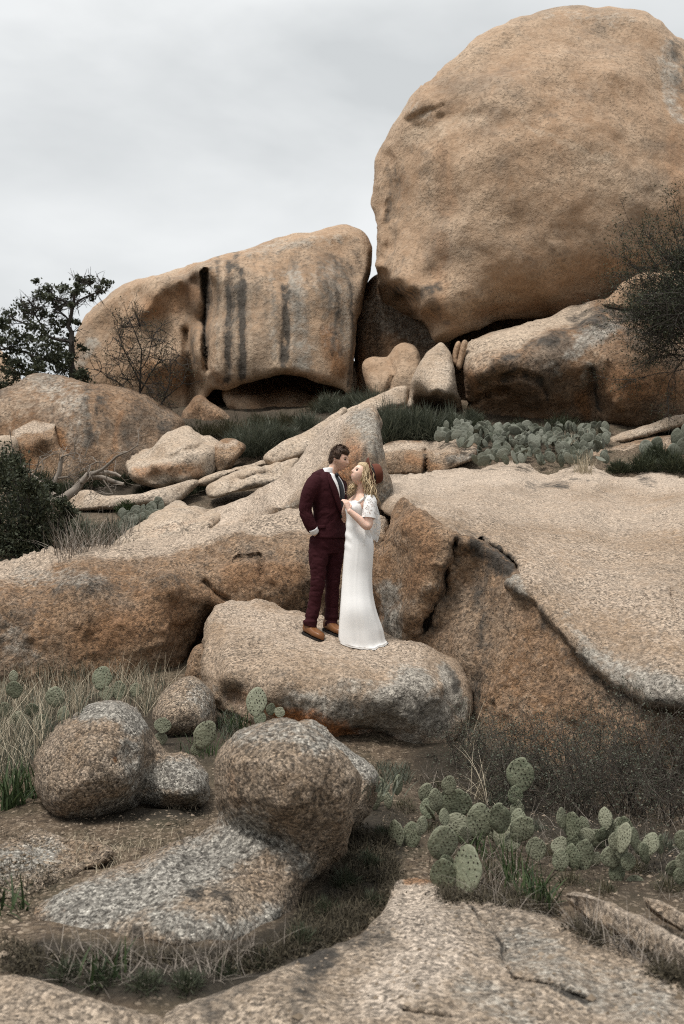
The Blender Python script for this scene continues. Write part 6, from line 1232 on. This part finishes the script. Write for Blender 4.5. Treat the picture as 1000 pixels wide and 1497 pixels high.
    at_ = face_attrs(V, hc, HR, hs, True)
    mk('body', V, Fq, M['skin_man'], root, None, at_); eyes(hc, HR, hs, root)
    # shirt cuff at the pocket
    du = dr/np.linalg.norm(dr); v, f = limb([rwr-du*.03, rwr+du*.024], [.047, .045], 3, 16); mk('cuff', v, f, M['shirt'], root)
    # hair: cap with combed relief, quiff over the forehead
    P = head_shape(SD); x, y, z = SD.T
    hl = z-(.50-.22*np.clip(-x, 0, 1)-1.15*np.clip(-x-.02, 0, 1)+.10*np.abs(y)); 
    side = (x < .42) & (z > .10+.55*np.clip(x, 0, 1)); hairm = np.clip((hl+.12)/.16, 0, 1); hairm = np.maximum(hairm, np.clip((np.minimum(.42-x, z-(-.05-.75*np.clip(-x, 0, 1)))+.05)/.1, 0, 1)*(np.abs(y) > .3))
    comb = fbm(np.column_stack([np.arctan2(P[:, 1], P[:, 2]+.05)*9, P[:, 0]*14, P[:, 2]*6]), 3, seed=4)
    r = 1+hairm*(.07+.15*np.clip(z, 0, 1)**1.5+.15*G(x, .62, .35)*np.clip(z, 0, 1)+.06*comb)-(1-hairm)*.16
    P = P*r[:, None]; P[:, 0] += hairm*.014*np.clip(z, 0, 1)*(x > .1)
    mk('hair', P*hs @ HR.T+hc, SF, M['hair_brown'], root, None, {'rnd': np.clip(.45+comb*.5, 0, 1)})
    rg = np.random.default_rng(31); Pw = P*hs @ HR.T+hc; hv = np.where((hairm > .7) & (z > -.3))[0]; pk_ = rg.choice(hv, 1500)
    out_ = (Pw[pk_]-hc); out_ /= np.linalg.norm(out_, axis=1, keepdims=True)
    comb_ = np.array([.25, 0, .25]) @ HR.T*1.0+np.array([-.35, 0, -.15]) @ HR.T*(SD[pk_][:, :1] < .2); dv = out_*.8+comb_+rg.normal(size=(1500, 3))*.25
    st = strands(Pw[pk_]-out_*.004, rg.uniform(.014, .036, 1500), np.arctan2(dv[:, 1], dv[:, 0]), np.arctan2(np.hypot(dv[:, 0], dv[:, 1]), dv[:, 2]), rg.uniform(0, 1.0, 1500), .0035, 3, rng=rg)
    mk('hair_strands', st[0], st[1], M['hair_brown'], root, None, {'rnd': st[2]})
    return root, onbody
def woman():
    at = drop(526, 940); s = depth_of(at)/9.4
    root = empty('person', at); tag(root, 'woman in a long ivory dress and brown felt hat leaning back and smiling up', 'person'); root.scale = (s, s, s)
    X = lambda cx: (cx-560)*PX
    Zc = lambda cy: (1232-cy)*PX
    def gz(x, y): return (floor_z(at[0]+x*s, at[1]+y*s, at[2]+.6)-at[2])/s
    rows = [(1262, 452, 712, .165, .0), (1235, 446, 708, .165, .0), (1200, 440, 698, .16, -.0), (1150, 441, 684, .155, -.01), (1050, 447, 651, .155, -.02), (950, 454, 632, .132, -.01), (850, 461, 629, .122, 0), (760, 469, 635, .125, 0), (680, 476, 639, .125, 0), (620, 479, 624, .108, 0), (560, 484, 602, .092, 0), (520, 487, 600, .095, -.005), (480, 491, 604, .105, -.01), (450, 496, 606, .098, -.01), (432, 505, 600, .075, 0)]
    R = [(Zc(c), (X(a)+X(b))/2, y, (X(b)-X(a))/2, d) for c, a, b, d, y in rows]
    def folds(t_, q, lx, ly):
        w = np.clip((.55-q)/.55, 0, 1); k = 1+w*(.05*math.sin(5*t_+1.2)+.035*math.sin(9*t_+.4+3*q))+.035*math.exp(-((t_-4.62)/.07)**2)*(1-.5*q)
        return lx*k, ly*k, (-.015*w**3*math.sin(4*t_+.5))
    V, Fc = stack(R, 0, 96, 8, 2.05, folds)
    # hem follows the rock
    for i in range(len(V)):
        if V[i, 2] < .12:
            g = gz(V[i, 0], V[i, 1])+.006; w = np.clip((.12-V[i, 2])/.12, 0, 1); V[i, 2] = max(V[i, 2], g) if V[i, 2] < g else V[i, 2]*(1-w)+w*max(g, min(V[i, 2], g+.02))
    hd = np.array([-.75, -.66]); lt = np.array([.66, -.75])
    V = np.asarray(V); N = fnorm(V, Fc)
    c_ = np.array([X(548), 0]); rel = V[:, :2]-c_; fr = rel @ hd; la = rel @ lt
    V[:, :2] += hd*(.026*np.exp(-((V[:, 2]-Zc(478))/.055)**2)*(G(la, .055, .05)+G(la, -.06, .05))*(fr > 0))[:, None]
    gl = np.clip(V[:, 2]-.5, 0, 1); pull = np.exp(-((V[:, 2]-Zc(640))/.12)**2)*(la < .04)
    V = V-N*(.004*pull*np.sin((V[:, 2]+.8*V[:, 0])*60))[:, None]
    dress = mk('dress', V, Fc, M['dress'], root)
    # body
    hc = np.array([X(570), -.03, Zc(283)]); HR = frame((-.82, -.46, .46), (.48, .05, 1)); hs = .93
    ch = np.array([X(553), 0, Zc(430)]); lsd = ch+np.append(lt*.145, -.005); rsd = ch-np.append(lt*.15, .0)
    elb = np.array([X(600), -.185, Zc(580)]); wr = np.array([X(497), -.20, Zc(492)])
    relb = np.array([X(448), .30, Zc(545)]); rwr = np.array([X(400), .26, Zc(480)])
    rot = math.atan2(lt[1], lt[0])
    body = head_pieces(hc, HR, hs)
    nb = np.array([X(568), 0, Zc(392)])
    body += [limb([nb-[0, 0, .05], nb, (nb+hc)/2+[.006, 0, -.01], hc+[.015, .01, -.04]], [.06, .05, .045, .046], 5, 16)]
    body += [stack([(Zc(800), X(552), 0, .06, .05), (Zc(700), X(555), 0, .09, .08), (Zc(560), X(543), 0, .07, .06), (Zc(480), X(546), -.01, .11, .075), (Zc(440), X(552), 0, .135, .075), (Zc(420), X(556), 0, .12, .062), (Zc(402), X(562), 0, .075, .052), (Zc(388), X(567), 0, .045, .045)], rot, 30, 5)]
    for hx, hy in ((X(520), .05), (X(570), -.05)): body.append(limb([(hx, hy, Zc(740)), (hx, hy, Zc(950)), (hx+.0, hy, Zc(1150))], [.05, .045, .035], 4, 12))
    for hx, hy in ((X(520), .05), (X(570), -.05)): body.append(limb([(hx, hy+.02, Zc(1165)), (hx-.03, hy-.06, Zc(1180))], [.03, .028], 3, 10))
    body.append(limb([lsd+[-.01, .01, 0], lsd+[.012, -.008, -.03], (lsd+elb)/2+[.012, -.005, 0], elb+[.004, 0, .0], elb*.55+wr*.45, wr], [.042, .047, .044, .040, .036, .024], 6, 14))
    body.append(limb([rsd, rsd+[0, .02, -.04], relb, rwr], [.042, .044, .036, .024], 5, 12))
    fd = np.array([X(484), -.19, Zc(445)])-wr
    body += hand(wr-fd*.05, fd, (-.6, .75, .15), .92, .55, -1)
    body += hand(rwr, rwr-relb, (0, -.8, .2), .9, .4, 1)
    V, Fq = fuse(body, .0045, 1, .35)
    at_ = face_attrs(V, hc, HR, hs, False, True)
    mk('body', V, Fq, M['skin_woman'], root, None, at_); eyes(hc, HR, hs, root)
    # lace sleeve and cape
    v, f = limb([lsd+[-.03, .015, .035], lsd+[.012, -.010, .0], (lsd+elb)/2+[.014, -.006, .035], (lsd*.30+elb*.70)+[.010, -.004, .0]], [.040, .060, .064, .070], 8, 24)
    nv_ = len(v)//24; sl_ = mk('lace_sleeve', v, f[:-2], M['lace'], root)
    Vc = []; m, n = 22, 30                           # cape: open cloth hanging from the shoulder behind the arm
    for j in range(n+1):
        q = j/n; zz = Zc(405)+(Zc(680)-Zc(405))*q
        for i in range(m+1):
            u = i/m; x = X(600)+.030*math.sin(2.4*q)+(u-.35)*(.085+.085*math.sin(2.6*q))+.010*math.sin(u*17+2*q)*q; y = -.16+u*.22+.02*math.sin(u*14)*q+.04*math.sin(math.pi*u)
            z = zz-.05*q*math.sin(u*5+.6)*(1 if u > .2 else .6)+.012*math.sin(u*31)*q*q+(.02*(1-q))
            Vc.append((x, y, z))
    w = m+1; mk('lace_cape', Vc, [(j*w+i, j*w+i+1, (j+1)*w+i+1, (j+1)*w+i) for j in range(n) for i in range(m)], M['lace'], root)
    # neckline strap
    mk('neckline', *limb([lsd+[-.035, 0, .03], (lsd+ch)/2+np.append(hd*.075, -.025), ch+np.append(hd*.11, -.045), (rsd+ch)/2+np.append(hd*.09, -.03)], [.012, .012, .012, .012], 6, 10), M['lace'], dress)
    # hair: wavy locks
    rg = np.random.default_rng(12); hb = MB()
    P = head_shape(SD); x, y, z = SD.T
    hm = np.clip((z-(.50-1.5*np.clip(-x+.18, 0, 1)))/.14, 0, 1); hm = np.maximum(hm, np.clip((.22-x)/.1, 0, 1)*np.clip((z+.75)/.2, 0, 1))
    cb = fbm(np.column_stack([np.arctan2(y, x)*9, P[:, 2]*8, P[:, 0]*3]), 3, seed=8)
    P = P*(1+hm*(.10+.05*cb)-(1-hm)*.16)[:, None]
    hb.add(P*hs @ HR.T+hc, SF, np.clip(.5+cb*.5, 0, 1))
    def lock(a, b, c, r, wv, ph):
        s_ = np.linspace(0, 1, 22)[:, None]; pth = (1-s_)**2*a+2*s_*(1-s_)*b+s_**2*c
        pth = pth+np.column_stack([np.sin(s_[:, 0]*wv+ph), np.cos(s_[:, 0]*wv*.9+ph), .3*np.sin(s_[:, 0]*wv)])*(.014*s_**.6)
        hb.add(*tube(pth, r*np.clip(np.sin(math.pi*(.12+.86*s_[:, 0])), .12, 1), 6), rg.uniform(.1, 1))
    for k in range(90):                              # the near side and back, falling behind her shoulder
        a = (np.array([-.03+rg.normal()*.03, .075, .035+rg.normal()*.035])*hs) @ HR.T+hc
        end = np.array([X(622)+rg.normal()*.030, -.10+rg.normal()*.03, Zc(rg.uniform(400, 462))+.0]); end[0] += (Zc(400)-end[2])*.22
        mid = (a+end)/2+[.0+rg.normal()*.012, -.045, .01]
        lock(a, mid, end, rg.uniform(.003, .0065), rg.uniform(14, 22), rg.uniform(0, 6))
    for k in range(26):                              # strands beside the cheek
        a = (np.array([.035+rg.normal()*.012, .074, .05+rg.normal()*.02])*hs) @ HR.T+hc
        end = np.array([X(598)+rg.normal()*.014, -.125+rg.normal()*.01, Zc(rg.uniform(340, 395))]); lock(a, (a+end)/2+[-.008, -.03, 0], end, rg.uniform(.003, .005), 12, rg.uniform(0, 6))
    for k in range(40):                              # over the far shoulder, in front of her chest
        a = (np.array([.0, -.06, -.02])*hs) @ HR.T+hc; end = np.array([X(500)+rg.normal()*.016, -.055+rg.normal()*.02, Zc(rg.uniform(372, 408))])
        lock(a, np.array([X(528)+rg.normal()*.015, -.05, Zc(348)]), end, rg.uniform(.003, .006), rg.uniform(12, 20), rg.uniform(0, 6))
    hb.build('hair', M['hair_blonde'], root)
    nb_ = 420; src = np.concatenate([np.array(v_)[rg.integers(0, len(v_), 5)] for v_ in hb.V[1:]]); src = src[rg.integers(0, len(src), nb_)]
    st = strands(src, rg.uniform(.04, .12, nb_), rg.uniform(0, 6.28, nb_), math.pi-np.abs(rg.normal(size=nb_))*.6, rg.normal(size=nb_)*.9, .0028, 6, rng=rg)
    mk('loose_hair', st[0], st[1], M['hair_blonde'], root, None, {'rnd': st[2]})
    # earring
    ec = np.array([X(603), -.125, Zc(352)]); an = np.linspace(0, 2*math.pi, 25)
    mk('earring', *tube(np.column_stack([ec[0]+.014*np.cos(an), ec[1]+0*an, ec[2]+.020*np.sin(an)]), .0018, 5, cap=False), M['shirt'], root)
    # hat on the back of her head
    ax_ = np.array([.95, .16, .20]); ax_ /= np.linalg.norm(ax_); e1 = np.cross(ax_, [0, 1, 0]); e1 /= np.linalg.norm(e1); e2 = np.cross(ax_, e1); 
    o_ = np.array([X(618), -.01, Zc(284)])
    def lathe(prof, n=56, fn=None):
        V = []
        for r, h in prof:
            for i in range(n):
                t_ = 2*math.pi*i/n; rr, hh = (r, h) if fn is None else fn(r, h, t_)
                V.append(o_+e1*rr*math.cos(t_)+e2*rr*math.sin(t_)+ax_*hh)
        m = len(prof); return np.array(V), [(j*n+i, j*n+(i+1) % n, (j+1)*n+(i+1) % n, (j+1)*n+i) for j in range(m-1) for i in range(n)]
    def crown(r, h, t_):
        if h > .07: r = r*(1-.10*abs(math.cos(t_))*(h-.07)/.04); h = h-.012*G(r, 0, .05)*1.0
        return r, h
    prof = [(.093, -.004), (.096, .004), (.097, .02), (.098, .05), (.097, .085), (.092, .103), (.082, .112), (.06, .114), (.03, .108), (.001, .104)]
    hat = mk('hat', *lathe(prof, fn=crown), M['felt'], root)
    def brimf(r, h, t_): 
        k = (r-.09)/.07; return r*(1+.04*math.cos(2*t_)), h+.018*k*k*math.cos(2*t_)-.006*k
    mk('brim', *lathe([(.088, .004), (.11, .003), (.135, .004), (.158, .006), (.161, .003), (.158, .0), (.135, -.002), (.11, -.003), (.088, -.003)], fn=brimf), M['felt'], hat)
    mk('hat_band', *lathe([(.0975, .006), (.100, .008), (.1012, .030), (.0985, .032)]), M['band'], hat)
    return root
MAN, _ob = man()
WOMAN = woman()
